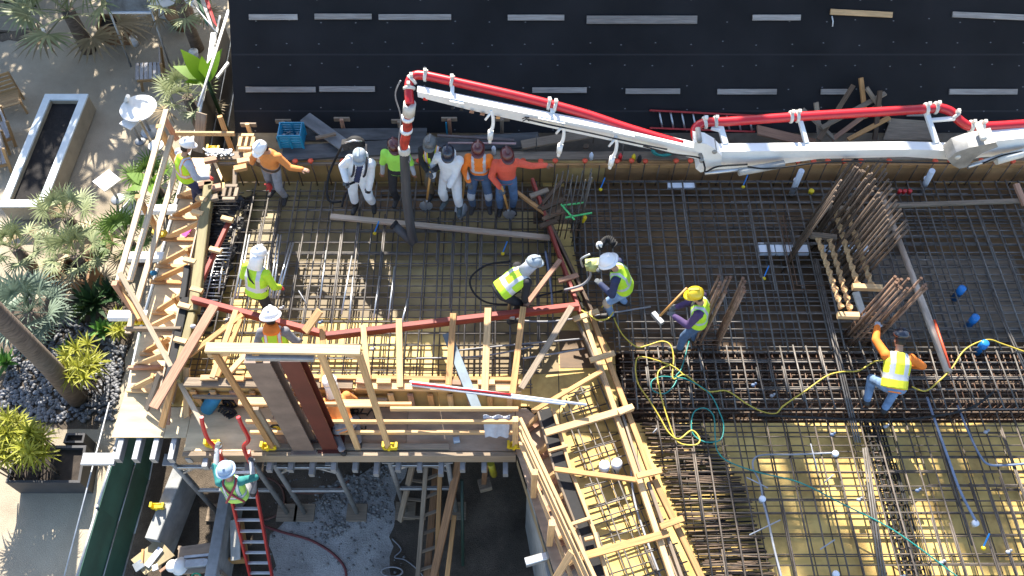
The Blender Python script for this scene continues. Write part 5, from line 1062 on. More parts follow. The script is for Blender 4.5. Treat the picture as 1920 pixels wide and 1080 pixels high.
# ---------------------------------------------------------------- plants
def leafmat(n, c, c2, t=.3): return mat(n, c, .55, var=.3, scale=1.3, col2=c2, trans=t, spec=.35)
fanleaf = leafmat('fan_palm_leaf', (.30, .33, .17), (.15, .19, .095), .2)
bluefan = leafmat('blue_fan_palm_leaf', (.20, .26, .19), (.09, .13, .10), .2)
deadleaf = leafmat('dry_leaf', (.26, .20, .11), (.14, .10, .05), .1)
brightleaf = leafmat('bright_banana_leaf', (.20, .36, .015), (.10, .22, .01), .45)
yellowleaf = leafmat('yellow_green_leaf', (.40, .40, .045), (.18, .20, .025), .35)
darkleaf = leafmat('dark_green_leaf', (.035, .085, .025), (.012, .03, .01), .2)
cycadleaf = leafmat('cycad_leaf', (.12, .20, .04), (.04, .08, .015), .2)
bark = mat('palm_bark', (.17, .13, .10), .95, var=.5, scale=3, bump=.7, stretch=(9, 2, 2))
potwood = mat('corten_planter', (.26, .14, .065), .8, var=.45, scale=2, bump=.1)
planter_dark = mat('charcoal_planter', (.055, .055, .06), .7, var=.3, scale=3)
def blade(mb, a, d, L, w, droop, up=V(0, 0, 1), n=3, fold=.0):
    'one strap leaf bending down'
    d = d.normalized(); s = d.cross(up); s = s.normalized() if s.length > .01 else V(1, 0, 0); vs = []; p = Vector(a); dd = d.copy()
    for i in range(n + 1):
        t = i / n; ww = w * (math.sin(math.pi * min(1, .12 + .88 * t) ** .8) if t < 1 else .03)
        vs += [p + s * ww / 2, p - s * ww / 2]; p = p + dd * L / n; dd = (dd + V(0, 0, -droop / n)).normalized()
    j = Vector((rnd(0, 60), rnd(0, 60), rnd(0, 60)))
    mb.add(vs, [[2 * i, 2 * i + 1, 2 * i + 3, 2 * i + 2] for i in range(n)], [j + (v - a) * .4 for v in vs], smooth=True)
def fan(mb, a, d, L, R, n=15):
    'a stalk ending in a pleated fan'
    d = d.normalized(); tip = Vector(a) + d * L + V(0, 0, -.04 * L); mb.tube([a, Vector(a) + d * L * .5, tip], .011, 4, caps=False)
    s = d.cross(V(0, 0, 1)); s = s.normalized() if s.length > .05 else V(1, 0, 0); u = s.cross(d)
    tilt = rnd(-.5, .5)
    for k in range(n):
        t = (k / (n - 1) - .5) * 3.9; e = (d * math.cos(t) + s * math.sin(t) + u * (.18 + .12 * math.cos(t * 2)) + s * 0 + V(0, 0, tilt * .2))
        blade(mb, tip, e, R * (1 - .12 * abs(t) / 2) * rnd(.9, 1.05), R * .095, .55 + rnd(0, .3), u, 3)
def fan_palm(label, px, py, z, size, n, m, trunk=.0, group='fan palms', name='fan_palm', base=GZ):
    c = P(px, py, z); t = thing(name, label, 'palm', (c.x, c.y, base), group); mb = MB(); old = MB()
    for k in range(n):
        az = k * 2.39996; el = lerp(1.35, -.35, (k + .5) / n) + rnd(-.12, .12)
        d = V(math.cos(az) * math.cos(el), math.sin(az) * math.cos(el), math.sin(el))
        fan(mb if el > -.15 else old, c, d, size * rnd(.45, .62), size * rnd(.42, .55))
    mb.build('crown', m, t)
    if old.v: old.build('old_leaves', deadleaf if m is not bluefan else bluefan, t)
    MB().tube([V(c.x, c.y, base + .02), c + V(0, 0, .05)], .13 * size ** .5, 10, taper=lambda q: 1.15 - .2 * q).build('trunk', bark, t)
    return t
def rosette_shrub(label, px, py, z0, w, h, n, m, group=None, leaf=.34, name='shrub', lw=.035, cat='shrub', stem=True, per=22):
    c = P(px, py, z0); t = thing(name, label, cat, c, group); mb = MB(); sm = MB()
    for k in range(n):
        q = c + V(rnd(-w[0], w[0]) * .85, rnd(-w[1], w[1]) * .85, 0); top = q + V(rnd(-.12, .12), rnd(-.12, .12), h * rnd(.55, 1.05))
        if stem: sm.tube([q + V(0, 0, .01), top], .014, 5)
        for i in range(per):
            az = i * 2.4 + k; el = lerp(1.3, -.45, i / per) + rnd(-.15, .15)
            blade(mb, top, V(math.cos(az) * math.cos(el), math.sin(az) * math.cos(el), math.sin(el)), leaf * rnd(.75, 1.1), lw, .7, n=3)
    mb.build('foliage', m, t)
    if sm.v: sm.build('stems', bark, t)
    return t
def agave(label, px, py, z0, R, n, m, group='broad rosette plants', w=.1, name='succulent'):
    c = P(px, py, z0); t = thing(name, label, 'plant', c, group); mb = MB()
    for i in range(n):
        az = i * 2.4; el = lerp(1.35, .1, i / n); blade(mb, c + V(0, 0, .04), V(math.cos(az) * math.cos(el), math.sin(az) * math.cos(el), math.sin(el)), R * rnd(.85, 1.1), R * w * 2, .45, n=4)
    mb.build('leaves', m, t); MB().lathe(c, [(R * .12, 0), (R * .1, .1)], 8).build('stem', bark, t); return t
fan_palm('big grey green fan palm in the shade at the top left corner', 128, 22, -1.9, 1.9, 22, fanleaf)
fan_palm('potted fan palm at the top edge near the red and white flag', 338, 8, -1.7, 1.25, 14, fanleaf)
fan_palm('silvery fan palm in the wooden box planter beside the tan discs', 142, 478, -2.3, .9, 16, fanleaf)
fan_palm('pale fan palm at the left edge above the tan discs', 30, 466, -2.4, .85, 15, fanleaf)
fan_palm('fan palm between the raised planter and the tan discs', 126, 408, -2.3, .9, 15, fanleaf)
fan_palm('largest blue green fan palm at the left edge above the pebbles', 55, 585, -2.3, 1.05, 24, bluefan)
fan_palm('small pale fan palm below the banana plant by the fence', 352, 184, -2.1, 1.0, 14, fanleaf)
fan_palm('green palm squeezed under the guard rails of the side walkway', 238, 448, -2.3, .85, 18, cycadleaf)
fan_palm('dark palm beside the bright banana leaves under the guard rails', 292, 350, -2.1, .9, 16, cycadleaf)
agave('dark broad rosette plant right of the wooden box planter', 178, 572, -2.9, .62, 24, darkleaf)
agave('dark rosette plant under the white joist end', 212, 555, -2.9, .5, 22, darkleaf)
agave('bright green rosette plant below the white joist end', 196, 622, -3.0, .36, 16, leafmat('fresh_leaf', (.10, .24, .04), (.04, .11, .02)), w=.16)
agave('green rosette plant in the middle of the dark pebbles', 132, 662, -3.1, .3, 14, leafmat('fresh_leaf', (0, 0, 0), (0, 0, 0)), w=.14)
agave('green rosette plant at the left edge in the pebbles', 14, 682, -3.1, .36, 16, leafmat('fresh_leaf', (0, 0, 0), (0, 0, 0)), w=.14)
agave('dark rosette plant at the upper edge of the pebbles', 160, 590, -3.0, .4, 18, cycadleaf)
rosette_shrub('bright yellow green strappy shrub against the lower fence', 188, 718, GZ, (.28, .62), 1.1, 16, yellowleaf, 'yellow green shrubs', leaf=.36)
rosette_shrub('small yellow green shrub below the lowest white joist end', 236, 632, GZ, (.2, .25), .6, 6, yellowleaf, 'yellow green shrubs', leaf=.28)
rosette_shrub('large yellow green shrub in the long charcoal planter', 72, 868, -2.75, (.62, .42), 1.15, 42, yellowleaf, 'yellow green shrubs', leaf=.36)
def banana(label, px, py, z, leaves):
    c = P(px, py, z); t = thing('banana_plant', label, 'plant', (c.x, c.y, GZ), 'bright banana plants'); mb = MB()
    for (az, el, L, w) in leaves:
        blade(mb, c, V(math.cos(az) * math.cos(el), math.sin(az) * math.cos(el), math.sin(el)), L, w, .45, n=7)
    mb.build('leaves', brightleaf, t); MB().tube([V(c.x, c.y, GZ), c], .05, 8).build('stem', darkleaf, t)
banana('bright banana plant with broad leaves beside the fence near the roof corner', 388, 150, -1.2, [(2.5, .9, .85, .42), (2.9, .5, .8, .40), (.9, .8, .8, .34), (3.4, .3, .5, .30), (1.7, 1.1, .55, .28)])
banana('bright banana leaves showing under the guard rails of the side walkway', 285, 345, -1.6, [(2.8, .4, .6, .3), (3.6, .3, .55, .26), (5.2, .5, .6, .26), (.6, .6, .5, .22)])
pt = thing('palm_tree', 'tall palm with a thick bare trunk leaning out over the dark pebbles at the left', 'palm', P(148, 748, GZ))
MB().tube([P(148, 748, GZ), P(148, 748, GZ) + V(.02, .03, 1.5), P(148, 748, GZ) + V(-.02, 0, 8.2)], .165, 18, taper=lambda q: 1.25 - .3 * q).build('trunk', bark, pt)
mb = MB(); c = pt.location + V(-.02, 0, 8.25)
for k in range(26):
    az = k * 2.4; el = lerp(1.2, -.5, k / 26); fan(mb, c, V(math.cos(az) * math.cos(el), math.sin(az) * math.cos(el), math.sin(el)), .75, .75, 12)
mb.build('crown', cycadleaf, pt)
# far trees outside the frame that shade the garden
def broad_tree(label, x, y, h, R, n):
    t = thing('broadleaf_tree', label, 'tree', (x, y, GZ), 'trees behind the garden'); mb = MB()
    MB().tube([(x, y, GZ), (x + .1, y, GZ + h * .5), (x, y, GZ + h * .8)], .22, 10, taper=lambda q: 1.2 - .7 * q).build('trunk', bark, t)
    for k in range(n):
        u = V(rnd(-1, 1), rnd(-1, 1), rnd(-.75, .9))
        if u.length > 1: continue
        c = V(x, y, GZ + h) + u * R
        for i in range(9):
            d = V(rnd(-1, 1), rnd(-1, 1), rnd(-.6, .8)); blade(mb, c, d, rnd(.28, .45), .14, .3, n=2)
    mb.build('crown', darkleaf, t)
broad_tree('broadleaf tree beyond the shaded garden, to the left', -17.5, 23.6, 5.6, 3.4, 1100)
broad_tree('broadleaf tree beyond the shaded garden, in the middle', -13.0, 24.0, 5.6, 3.4, 1100)
broad_tree('broadleaf tree beyond the shaded garden, by the roof', -8.9, 22.8, 4.3, 2.0, 450)
def shadow_palm(label, x, y, h):  # unseen palms, added behind the roof to throw shadows on the deck
    t = thing('palm_tree', label, 'palm', (x, y, GZ), 'unseen palms added behind the roof for shadow')
    MB().tube([(x, y, GZ), (x + .15, y, GZ + h * .5), (x, y, GZ + h)], .2, 10).build('trunk', bark, t); mb = MB()
    for k in range(34):
        az = k * 2.4; el = lerp(1.3, -.7, k / 34); fan(mb, V(x, y, GZ + h), V(math.cos(az) * math.cos(el), math.sin(az) * math.cos(el), math.sin(el)), .28, .52, 13)
    mb.build('crown', cycadleaf, t)
shadow_palm('unseen tall fan palm added to shadow the deck, the left one', 1.05, 22.6, 19.7)
shadow_palm('unseen tall fan palm added to shadow the deck, the right one', 3.5, 22.6, 18.9)
shadow_palm('unseen tall fan palm added to shadow the deck, the shortest one', .3, 22.4, 18.7)
hedge = MB(); c0 = P(15, 5, GZ)
for k in range(420):
    q = c0 + V(rnd(-.9, .9), rnd(-.2, 1.2), rnd(.05, 1.2))
    for i in range(4): blade(hedge, q, V(rnd(-1, 1), rnd(-1, 1), rnd(-.2, 1)), rnd(.12, .25), .08, .3, n=2)
tag(hedge.build('hedge', leafmat('olive_leaf', (.075, .085, .02), (.03, .035, .012))), 'dark olive hedge at the top left corner', 'hedge')
# pebbles
pb = MB(); poly = [(20, 650), (118, 575), (150, 600), (236, 650), (214, 790), (60, 790), (0, 760)]
def inside(x, y):
    r = False
    for i in range(len(poly)):
        (x0, y0), (x1, y1) = poly[i], poly[i - 1]
        if (y0 > y) != (y1 > y) and x < (x1 - x0) * (y - y0) / (y1 - y0) + x0: r = not r
    return r
pebm = mat('river_pebble', (.13, .135, .15), .55, var=.65, scale=.9, spec=.5)
k = 0
while k < 1500:
    x, y = rnd(0, 240), rnd(575, 790)
    if not inside(x, y): continue
    k += 1; s = rnd(.03, .06); pb.ell(P(x, y, GZ + .03), (s * rnd(.8, 1.3), s * rnd(.8, 1.2), s * .6), 6)
tag(pb.build('pebbles', pebm), 'bed of dark river pebbles', None, kind='stuff')
# ---------------------------------------------------------------- planters and furniture
def planter(label, pts, z, h, th, m, soilm, name='planter', group=None, rim=None):
    c = sum((P(x, y, z) for x, y in pts), V(0, 0, 0)) / len(pts); t = thing(name, label, 'planter', (c.x, c.y, z - h), group)
    q = [P(x, y, z) for x, y in pts]; inn = []
    for i in range(4):
        a, b, d = q[i], q[(i + 1) % 4], q[i - 1]; inn.append(a + ((b - a).normalized() + (d - a).normalized()) * th)
    mb = MB()
    for i in range(4):
        j = (i + 1) % 4; vs = [q[i], q[j], inn[j], inn[i]]; lo = [V(v.x, v.y, z - h) for v in vs]
        mb.add(lo + vs, [[3, 2, 1, 0], [4, 5, 6, 7], [0, 1, 5, 4], [1, 2, 6, 5], [2, 3, 7, 6], [3, 0, 4, 7]])
    if rim:
        mb.build('box', rim, t); rm = MB(); ou = [v + (v - c - V(0, 0, v.z - c.z)).normalized() * .025 for v in q]
        for i in range(4):
            j = (i + 1) % 4; vs = [ou[i], ou[j], inn[j], inn[i]]; lo = [v + V(0, 0, .004) for v in vs]; hi = [v + V(0, 0, .05) for v in vs]
            rm.add(lo + hi, [[3, 2, 1, 0], [4, 5, 6, 7], [0, 1, 5, 4], [1, 2, 6, 5], [2, 3, 7, 6], [3, 0, 4, 7]])
        rm.build('rim', m, t)
    else: mb.build('box', m, t)
    MB().add([v - V(0, 0, .1) for v in inn], [[0, 1, 2, 3]]).build('soil', soilm, t)
    return t
planter('long raised white planter filled with dark soil', [(0, 388), (84, 388), (166, 180), (86, 180)], -2.68, .48, .17, mat('bluish_white_render', (.66, .72, .74), .7, var=.12, scale=3), mat('planter_soil', (.012, .010, .010), .95, var=.5, scale=9, bump=.6), rim=mat('sandy_render', (.36, .31, .23), .9, var=.2, scale=3, bump=.1))
planter('long charcoal planter holding the large yellow green shrub', [(10, 905), (150, 905), (162, 835), (30, 835)], -2.6, .6, .05, planter_dark, soil)
planter('small charcoal planter behind the large yellow green shrub', [(118, 830), (156, 830), (160, 812), (124, 812)], -2.7, .5, .04, planter_dark, soil)
planter('weathered wooden box planter under the silvery fan palm', [(110, 520), (165, 530), (172, 487), (122, 482)], -2.5, .65, .05, potwood, soil)
planter('tan wooden box planter left of the round tan discs', [(78, 522), (92, 522), (94, 487), (80, 487)], -2.5, .6, .04, potwood, soil)
planter('brown wooden box planter at the top edge left of the white bench', [(180, 52), (228, 52), (232, 26), (186, 26)], -2.6, .6, .05, potwood, soil)
t = thing('flower_pot', 'round brown pot under the palm at the top edge', 'pot', P(345, 48, GZ)); MB().lathe(P(345, 48, GZ), [(.26, 0), (.36, .42), (.38, .46), (.32, .46)], 18).build('pot', potwood, t)
for i, (x, y, r) in enumerate([(160, 445, .50), (112, 496, .34)]):
    q = P(x, y, -2.95); tag(MB().lathe(V(q.x, q.y, GZ), [(r, 0), (r, .2), (r * .96, .24)], 24, sx=1.05).build('round_seat', mat('tan_concrete', (.40, .31, .20), .85, var=.25, scale=2)), ['larger', 'smaller'][i] + ' round tan disc among the fan palms', 'seat', 'round tan discs')
tag(MB().slab([P(205, 415, -2.6), P(262, 400, -2.6), P(275, 360, -2.2), P(245, 372, -2.2)], .04).build('garden_sign_board', foam), 'white tilted panel in the garden beside the guard rails', 'panel')
cw = mat('chair_timber', (.38, .24, .11), .7, var=.3, scale=2, stretch=WS); cs = mat('chair_slats', (.40, .38, .38), .75, var=.3, scale=2, stretch=WS)
def chair(label, px, py, rot, m1=cw, m2=cs):
    c = P(px, py, GZ); t = thing('lounge_chair', label, 'chair', c, 'slatted garden chairs'); S0 = c
    for s in (-1, 1):
        MB().beam(S0 + V(.3 * s, -.3, .0), S0 + V(.3 * s, -.22, .36), .05, .06, V(0, 1, 0)).build('leg', m1, t)
        MB().beam(S0 + V(.3 * s, .25, .0), S0 + V(.3 * s, .42, .80), .05, .07, V(0, 1, 0)).build('leg', m1, t)
        MB().beam(S0 + V(.3 * s, -.32, .36), S0 + V(.3 * s, .30, .27), .04, .08).build('side_rail', m1, t)
    st = MB(); bk = MB()
    for k in range(6): st.beam(S0 + V(-.3, -.30 + .105 * k, .405 - .014 * k), S0 + V(.3, -.30 + .105 * k, .405 - .014 * k), .085, .02)
    for k in range(5): bk.beam(S0 + V(-.3, .285 + .026 * k, .36 + .105 * k), S0 + V(.3, .285 + .026 * k, .36 + .105 * k), .02, .085)
    st.build('seat', m2, t); bk.build('backrest', m2, t); t.rotation_euler.z = rot
chair('grey slatted chair with a tan frame, alone beyond the white round table', 290, 152, -1.35)
chair('slatted chair with tan back at the left edge above the long planter', 25, 205, .45, cw, cw)
chair('slatted chair cut by the left edge, upper of two beside the planter', 4, 268, -1.0)
chair('slatted chair cut by the left edge, lower of two beside the planter', 0, 312, -1.2)
def table(label, px, py, z, r, sq=False, rot=0.0, m=white, legm=galv):
    c = P(px, py, z); t = thing('garden_table', label, 'table', (c.x, c.y, GZ), 'white garden tables')
    if sq: MB().prism([(c.x + r * math.cos(rot + k * PI2), c.y + r * math.sin(rot + k * PI2)) for k in range(4)], z - .035, z).build('tabletop', m, t)
    else: MB().lathe(c - V(0, 0, .04), [(r * .98, 0), (r, .01), (r, .035), (r * .97, .04)], 32).build('tabletop', m, t)
    MB().tube([V(c.x, c.y, GZ + .03), c - V(0, 0, .042)], .035, 8).build('leg', legm, t); MB().lathe(V(c.x, c.y, GZ + .004), [(r * .55, 0), (r * .5, .02), (.04, .05)], 18).build('foot', legm, t)
table('large round white table in the garden', 259, 202, -2.35, .44)
table('small square white table tucked against the large round white one', 244, 228, -2.5, .26, True, .25)
table('small round white table by the guard rails, below the large one', 292, 272, -2.5, .18)
table('square white table standing alone near the guard rails', 200, 338, -2.5, .32, True, .1)
tag(MB().tube([P(236, 190, -2.35), P(240, 180, -2.0)], .05, 8).build('white_jug', white), 'white jug standing on the large round white table', 'jug')
pole = MB().tube([P(285, 268, -2.7), P(262, 226, -1.2)], .03, 8); tag(pole.build('garden_pole', mat('pole_wood', (.40, .32, .22), .6)), 'thin tan pole leaning out of the small round white table', 'pole')
for i, (x, y) in enumerate([(254, 84), (367, 108), (82, 70)]):
    q = P(x, y, GZ); t = thing('bucket', ['white bucket standing in the shaded garden', 'small white bucket near the fence', 'tiny white post light in the dark top left bed'][i], 'bucket', q, 'white buckets'); MB().lathe(q, [(.09, 0), (.12, .22), (.10, .22)], 14).build('pail', pvc, t); MB().lathe(q + V(0, 0, .2), [(.124, 0), (.124, .03)], 14).build('rim', white, t)
wb = thing('white_bench', 'low white wall bench at the top edge in a patch of sun', 'bench', P(300, 30, GZ))
MB().box(P(232, 36, GZ) + V(0, 0, .0), P(372, 26, GZ) + V(0, .1, .42)).build('seat', white, wb); MB().box(P(232, 26, GZ) + V(0, .11, 0), P(372, 20, GZ) + V(0, .2, .75)).build('back', white, wb)
sg = thing('picture_board', 'grey picture board on slim posts at the top edge', 'sign', P(235, 30, GZ))
a, b = P(206, 22, -1.6), P(284, 22, -1.6)
MB().slab([a, b, b + V(0, .25, 1.0), a + V(0, .25, 1.0)], .03).build('panel', mat('grey_picture', (.16, .19, .22), .5, var=.9, scale=2.6, detail=8), sg)
MB().beam(a + V(0, -.03, 0), b + V(0, -.03, 0), .05, .05).build('frame', pvc, sg)
for q in (a, b): MB().tube([V(q.x, q.y - .25, GZ), V(q.x, q.y + .02, -1.4)], .025, 6).build('leg', galv, sg)
fl = thing('flag', 'red white and green banner hanging at the fence near the roof corner', 'flag', P(395, 55, -1.6))
for k, m in enumerate([mat('green_cloth', (.03, .10, .05)), mat('cream_cloth', (.50, .48, .44)), mat('red_cloth', (.42, .03, .03))]):
    MB().slab([P(364 + 8 * k, -10, -1.2), P(372 + 8 * k, -10, -1.2), P(392 + 8 * k, 52, -1.3), P(384 + 8 * k, 42, -1.3)], .012).build('stripe', m, fl)
MB().tube([P(360, 5, -1.2), P(408, 63, -1.25)], .018, 6).build('pole', galv, fl)
# ---------------------------------------------------------------- pit contents
board('timber', 'long leaning timber at the left of the loose timbers in the pit', 'timber', P(750, 976, -2.9), P(776, 860, -1.2), .10, .06, greywood)
lt = thing('timber_ladder', 'home made timber ladder lying among the loose timbers in the pit', 'ladder', P(790, 960, -2.9))
for x0, x1 in ((783, 800), (818, 826)):
    MB().beam(P(x0, 1085, -2.7), P(x1, 862, -1.6), .08, .07).build('side_rail', [greywood, fir][x0 > 800], lt)
for k in range(7): MB().beam(P(784 + k * 2.4, 1070 - k * 34, -2.68 + k * .17), P(822 + k * .8, 1058 - k * 34, -2.68 + k * .17), .05, .06).build('rung', greywood, lt)
board('timber', 'thick brown timber leaning in the middle of the loose timbers', 'timber', P(812, 1085, -2.5), P(862, 860, -1.2), .13, .10, mat('brown_timber', (.27, .14, .065), .8, var=.4, scale=2, stretch=WS))
board('timber', 'shorter timber leaning at the right of the loose timbers', 'timber', P(838, 1085, -2.4), P(852, 966, -2.0), .08, .07, fir)
board('timber', 'brown timber lying behind the home made ladder', 'timber', P(800, 1085, -2.8), P(818, 870, -2.2), .12, .08, mat('brown_timber', (.3, .16, .07)))
for i, (y, z) in enumerate([(900, -2.3), (935, -2.55), (968, -2.75)]): board('timber_rung', '%s cross piece from the top between the leftmost loose timbers' % ORD[i], 'timber', P(762 + (1 - i) * 6, y, z), P(798, y + 4, z), .05, .05, greywood, 'cross pieces in the pit')
board('prop_post', 'short upright post on a block under the front walkway edge', 'post', P(911, 868, -.5), P(907, 905, -2.4), .09, .09, mat('brown_timber', (.3, .16, .07)), up=V(0, 1, 0))
tag(MB().beam(P(898, 912, -2.45), P(920, 906, -2.45), .22, .16).build('timber_block', greywood), 'timber block under the short upright post in the dark pit', 'block')
tag(MB().tube([P(920, 868, -.45), P(926, 890, -1.4)], .06, 10).build('yellow_pipe', mat('dull_yellow', (.30, .28, .015), .5)), 'short dull yellow pipe hanging under the front walkway edge', 'pipe')
tag(MB().tube([P(868, 1060, GZ + .05), P(866, 900, -1.5)], .03, 8).build('pit_pipe', mat('dark_green_pipe', (.025, .06, .045), .5)), 'thin dark green pipe standing in the dark part of the pit', 'pipe')
hose('pit_hose', 'brown hose looping over the pit floor behind the ladder', 'hose', [P(x, y, GZ + .03) for x, y in [(470, 905), (500, 897), (525, 910), (533, 940), (520, 965), (495, 975)]], .022, brownhose)
hose('pit_hose', 'brown hose lying in a shallow arc to the middle shoring frame', 'hose', [P(x, y, GZ + .03) for x, y in [(528, 908), (550, 922), (590, 925), (630, 917), (655, 900)]], .022, brownhose)
hose('pit_hose', 'dark red hose running over the gravel to the bottom edge', 'hose', [P(x, y, GZ + .03) for x, y in [(492, 985), (530, 998), (580, 1012), (620, 1035), (645, 1062), (650, 1090)]], .024, mat('dark_red_hose', (.13, .03, .03), .6))
hose('cable_coil', 'grey cable coiled at the bottom edge of the pit', 'cable', [P(735 + 20 * math.cos(i * .6), 1072 + 9 * math.sin(i * .6), GZ + .02 + .004 * i) for i in range(44)], .014, greyhose, k=2)
hose('cable_coil', 'thin grey cable trailing by the loose timbers in the pit', 'cable', [P(x, y, GZ + .03) for x, y in [(735, 1010), (752, 1030), (740, 1045), (760, 1050), (785, 1070), (800, 1090)]], .012, greyhose)
rub = MB()
for k in range(420):
    x = rnd(590, 730); y = 950 + (x - 660) * -.35 + rnd(-60, 45); s = rnd(.012, .045); rub.ell(P(x, y, GZ + .02), (s, s * rnd(.7, 1.2), s * .7), 5)
for k in range(160):
    s = rnd(.012, .035); rub.ell(P(rnd(500, 760), rnd(880, 1075), GZ + .015), (s, s, s * .7), 5)
tag(rub.build('rubble', mat('rubble_stone', (.24, .235, .225), .9, var=.5, scale=1.0)), 'pale stones scattered over the pit floor', None, kind='stuff')
bx = thing('tool_tray', 'tan tray of trowels and tools at the bottom left of the pit', 'tray', P(290, 1045, -2.6))
q = [P(246, 1050, -2.5), P(272, 1078, -2.5), P(328, 1042, -2.5), P(298, 1010, -2.5)]
MB().slab(q, .04).build('tray', mat('tan_board', (.36, .29, .17), .8, var=.3, scale=2), bx)
for k, (x0, y0, x1, y1, w, m) in enumerate([(275, 1062, 302, 1028, .11, pvc), (252, 1066, 268, 1055, .16, mat('light_steel', (.4, .45, .5), .4, .6)), (268, 1030, 266, 1056, .04, fir), (300, 1072, 322, 1055, .05, redwood), (286, 1066, 296, 1062, .1, white)]):
    tag(MB().beam(P(x0, y0, -2.45), P(x1, y1, -2.44), w, .03).build(['trowel', 'float', 'stick', 'stick', 'cup'][k], m), ['long white trowel with a red mark lying in the tan tray', 'square steel float at the corner of the tan tray', 'short stick lying in the tan tray', 'reddish stick beside the tan tray', 'white cup beside the tan tray'][k], ['trowel', 'float', 'stick', 'stick', 'cup'][k])
bx = thing('work_table', 'worn plywood bench with a white helmet and grey tools at the bottom of the pit', 'bench', P(375, 1040, -2.6))
q = [P(330, 1078, -2.45), P(412, 1072, -2.45), P(408, 1016, -2.45), P(336, 1026, -2.45)]
MB().slab(q, .04).build('top', plygrey, bx)
for v in q: MB().beam(V(v.x, v.y, GZ), V(v.x, v.y, -2.48), .07, .07, V(0, 1, 0)).build('leg', greywood, bx)
c = P(338, 1062, -2.42); tag(MB().lathe(c, [(.16, 0), (.165, .012), (.13, .02), (.125, .07), (.09, .12), (.03, .145)], 16, sx=.9).build('hard_hat', white), 'white hard hat lying on the worn plywood bench', 'helmet')
tag(MB().lathe(P(324, 1062, -2.42), [(.11, 0), (.11, .05), (.06, .10)], 12).build('white_bowl', white), 'white bowl beside the hard hat on the plywood bench', 'bowl')
g = MB(); c = P(370, 1058, -2.38); g.beam(c + V(-.2, 0, 0), c + V(.15, .03, 0), .14, .10).beam(c + V(.12, -.02, .02), c + V(.2, .05, .02), .1, .12).beam(c + V(-.25, .12, 0), c + V(.2, .16, .02), .05, .05); tag(g.build('power_tool', galv), 'grey power tool lying on the worn plywood bench', 'tool')
hose('hose_ring', 'bright green hose ring at the bottom edge by the plywood bench', 'hose', [P(368 + 8 * math.cos(i * .7), 1080 + 5 * math.sin(i * .7), -2.4) for i in range(10)], .015, mat('green_hose', (.02, .35, .18), .5), k=3)
tb = thing('open_box', 'narrow wooden box with a white board beside the red ladder', 'box', P(435, 1010, GZ))
for (x0, y0, x1, y1) in [(420, 1050, 433, 976), (462, 1050, 452, 976), (420, 1052, 464, 1050)]: MB().beam(P(x0, y0, -2.95), P(x1, y1, -2.95), .04, .3).build('side', fir, tb)
tag(MB().beam(P(442, 1050, -2.7), P(440, 975, -2.6), .17, .05).build('white_board', dirtywhite), 'long whitish board standing in the narrow box beside the ladder', 'board')
tag(MB().lathe(P(427, 1046, -2.95), [(.05, 0), (.05, .14), (.03, .2)], 10).build('orange_bottle', orangecap), 'orange bottle in the corner of the narrow box', 'bottle')
tag(MB().lathe(P(388, 768, .02), [(.11, 0), (.12, .2), (.12, .40), (.04, .46)], 14, V(.35, .2, .5)).build('blue_bag', mat('blue_cloth', (.02, .19, .36), .8, var=.3)), 'bright blue sack on the front walkway left corner', 'sack')
hb = MB()
for k in range(10):
    q = P(rnd(400, 422), rnd(752, 778), .08); hb.tube(smooth_pts([q, q + V(.1, .05, .08), q + V(.2, -.02, .02), q + V(.12, -.1, .06)], 3), .02, 6)
tag(hb.build('harness_heap', rubber), 'heap of black straps beside the bright blue sack', 'straps')
sw = thing('circular_saw', 'yellow and black power saw on the front walkway left of the steel columns', 'saw', P(520, 805, .02)); c = P(520, 803, .12)
MB().beam(c + V(-.08, 0, 0), c + V(.14, .02, 0), .12, .12).build('motor', yellowpl, sw); MB().lathe(c + V(-.05, -.05, -.02), [(.1, 0), (.1, .02)], 16, V(0, 1, 0)).build('blade', galv, sw); MB().tube(smooth_pts([c + V(-.1, 0, .05), c + V(0, 0, .14), c + V(.1, 0, .06)]), .02, 6).build('handle', rubber, sw)
tm = MB()
for k in range(26):
    q = P(rnd(625, 690), rnd(772, 800), .05); tm.tube(smooth_pts([q, q + V(rnd(-.1, .1), rnd(-.1, .1), .05), q + V(rnd(-.2, .2), rnd(-.12, .12), 0)], 3), .014, 5)
tag(tm.build('cord_heap', rubber), 'tangle of dark cords under the kneeling worker on the front walkway', 'cords')
c = P(850, 826, .05); tag(MB().beam(c, c + V(.1, .02, 0), .08, .09).build('rag', mat('pale_blue_cloth', (.38, .46, .55))), 'small pale blue rag on the front walkway near the right end', 'rag')
c = P(362, 612, .72); tag(MB().ell(c, (.05, .04, .04), 8).build('small_cup', pvc), 'small pale cup on the side form near the red rail', 'cup')
c = P(288, 512, .05); tag(MB().ell(c, (.07, .05, .05), 8).build('blue_glove', mat('blue_cloth', (0, 0, 0))), 'blue balled up glove on the side walkway', 'glove')
c = P(352, 436, .06); tag(MB().beam(c + V(-.06, -.08, 0), c + V(.05, .12, .03), .11, .02).build('pink_flag', mat('pink_plastic', (.55, .05, .28), .5)), 'bright pink plastic flag on the side walkway', 'flag')
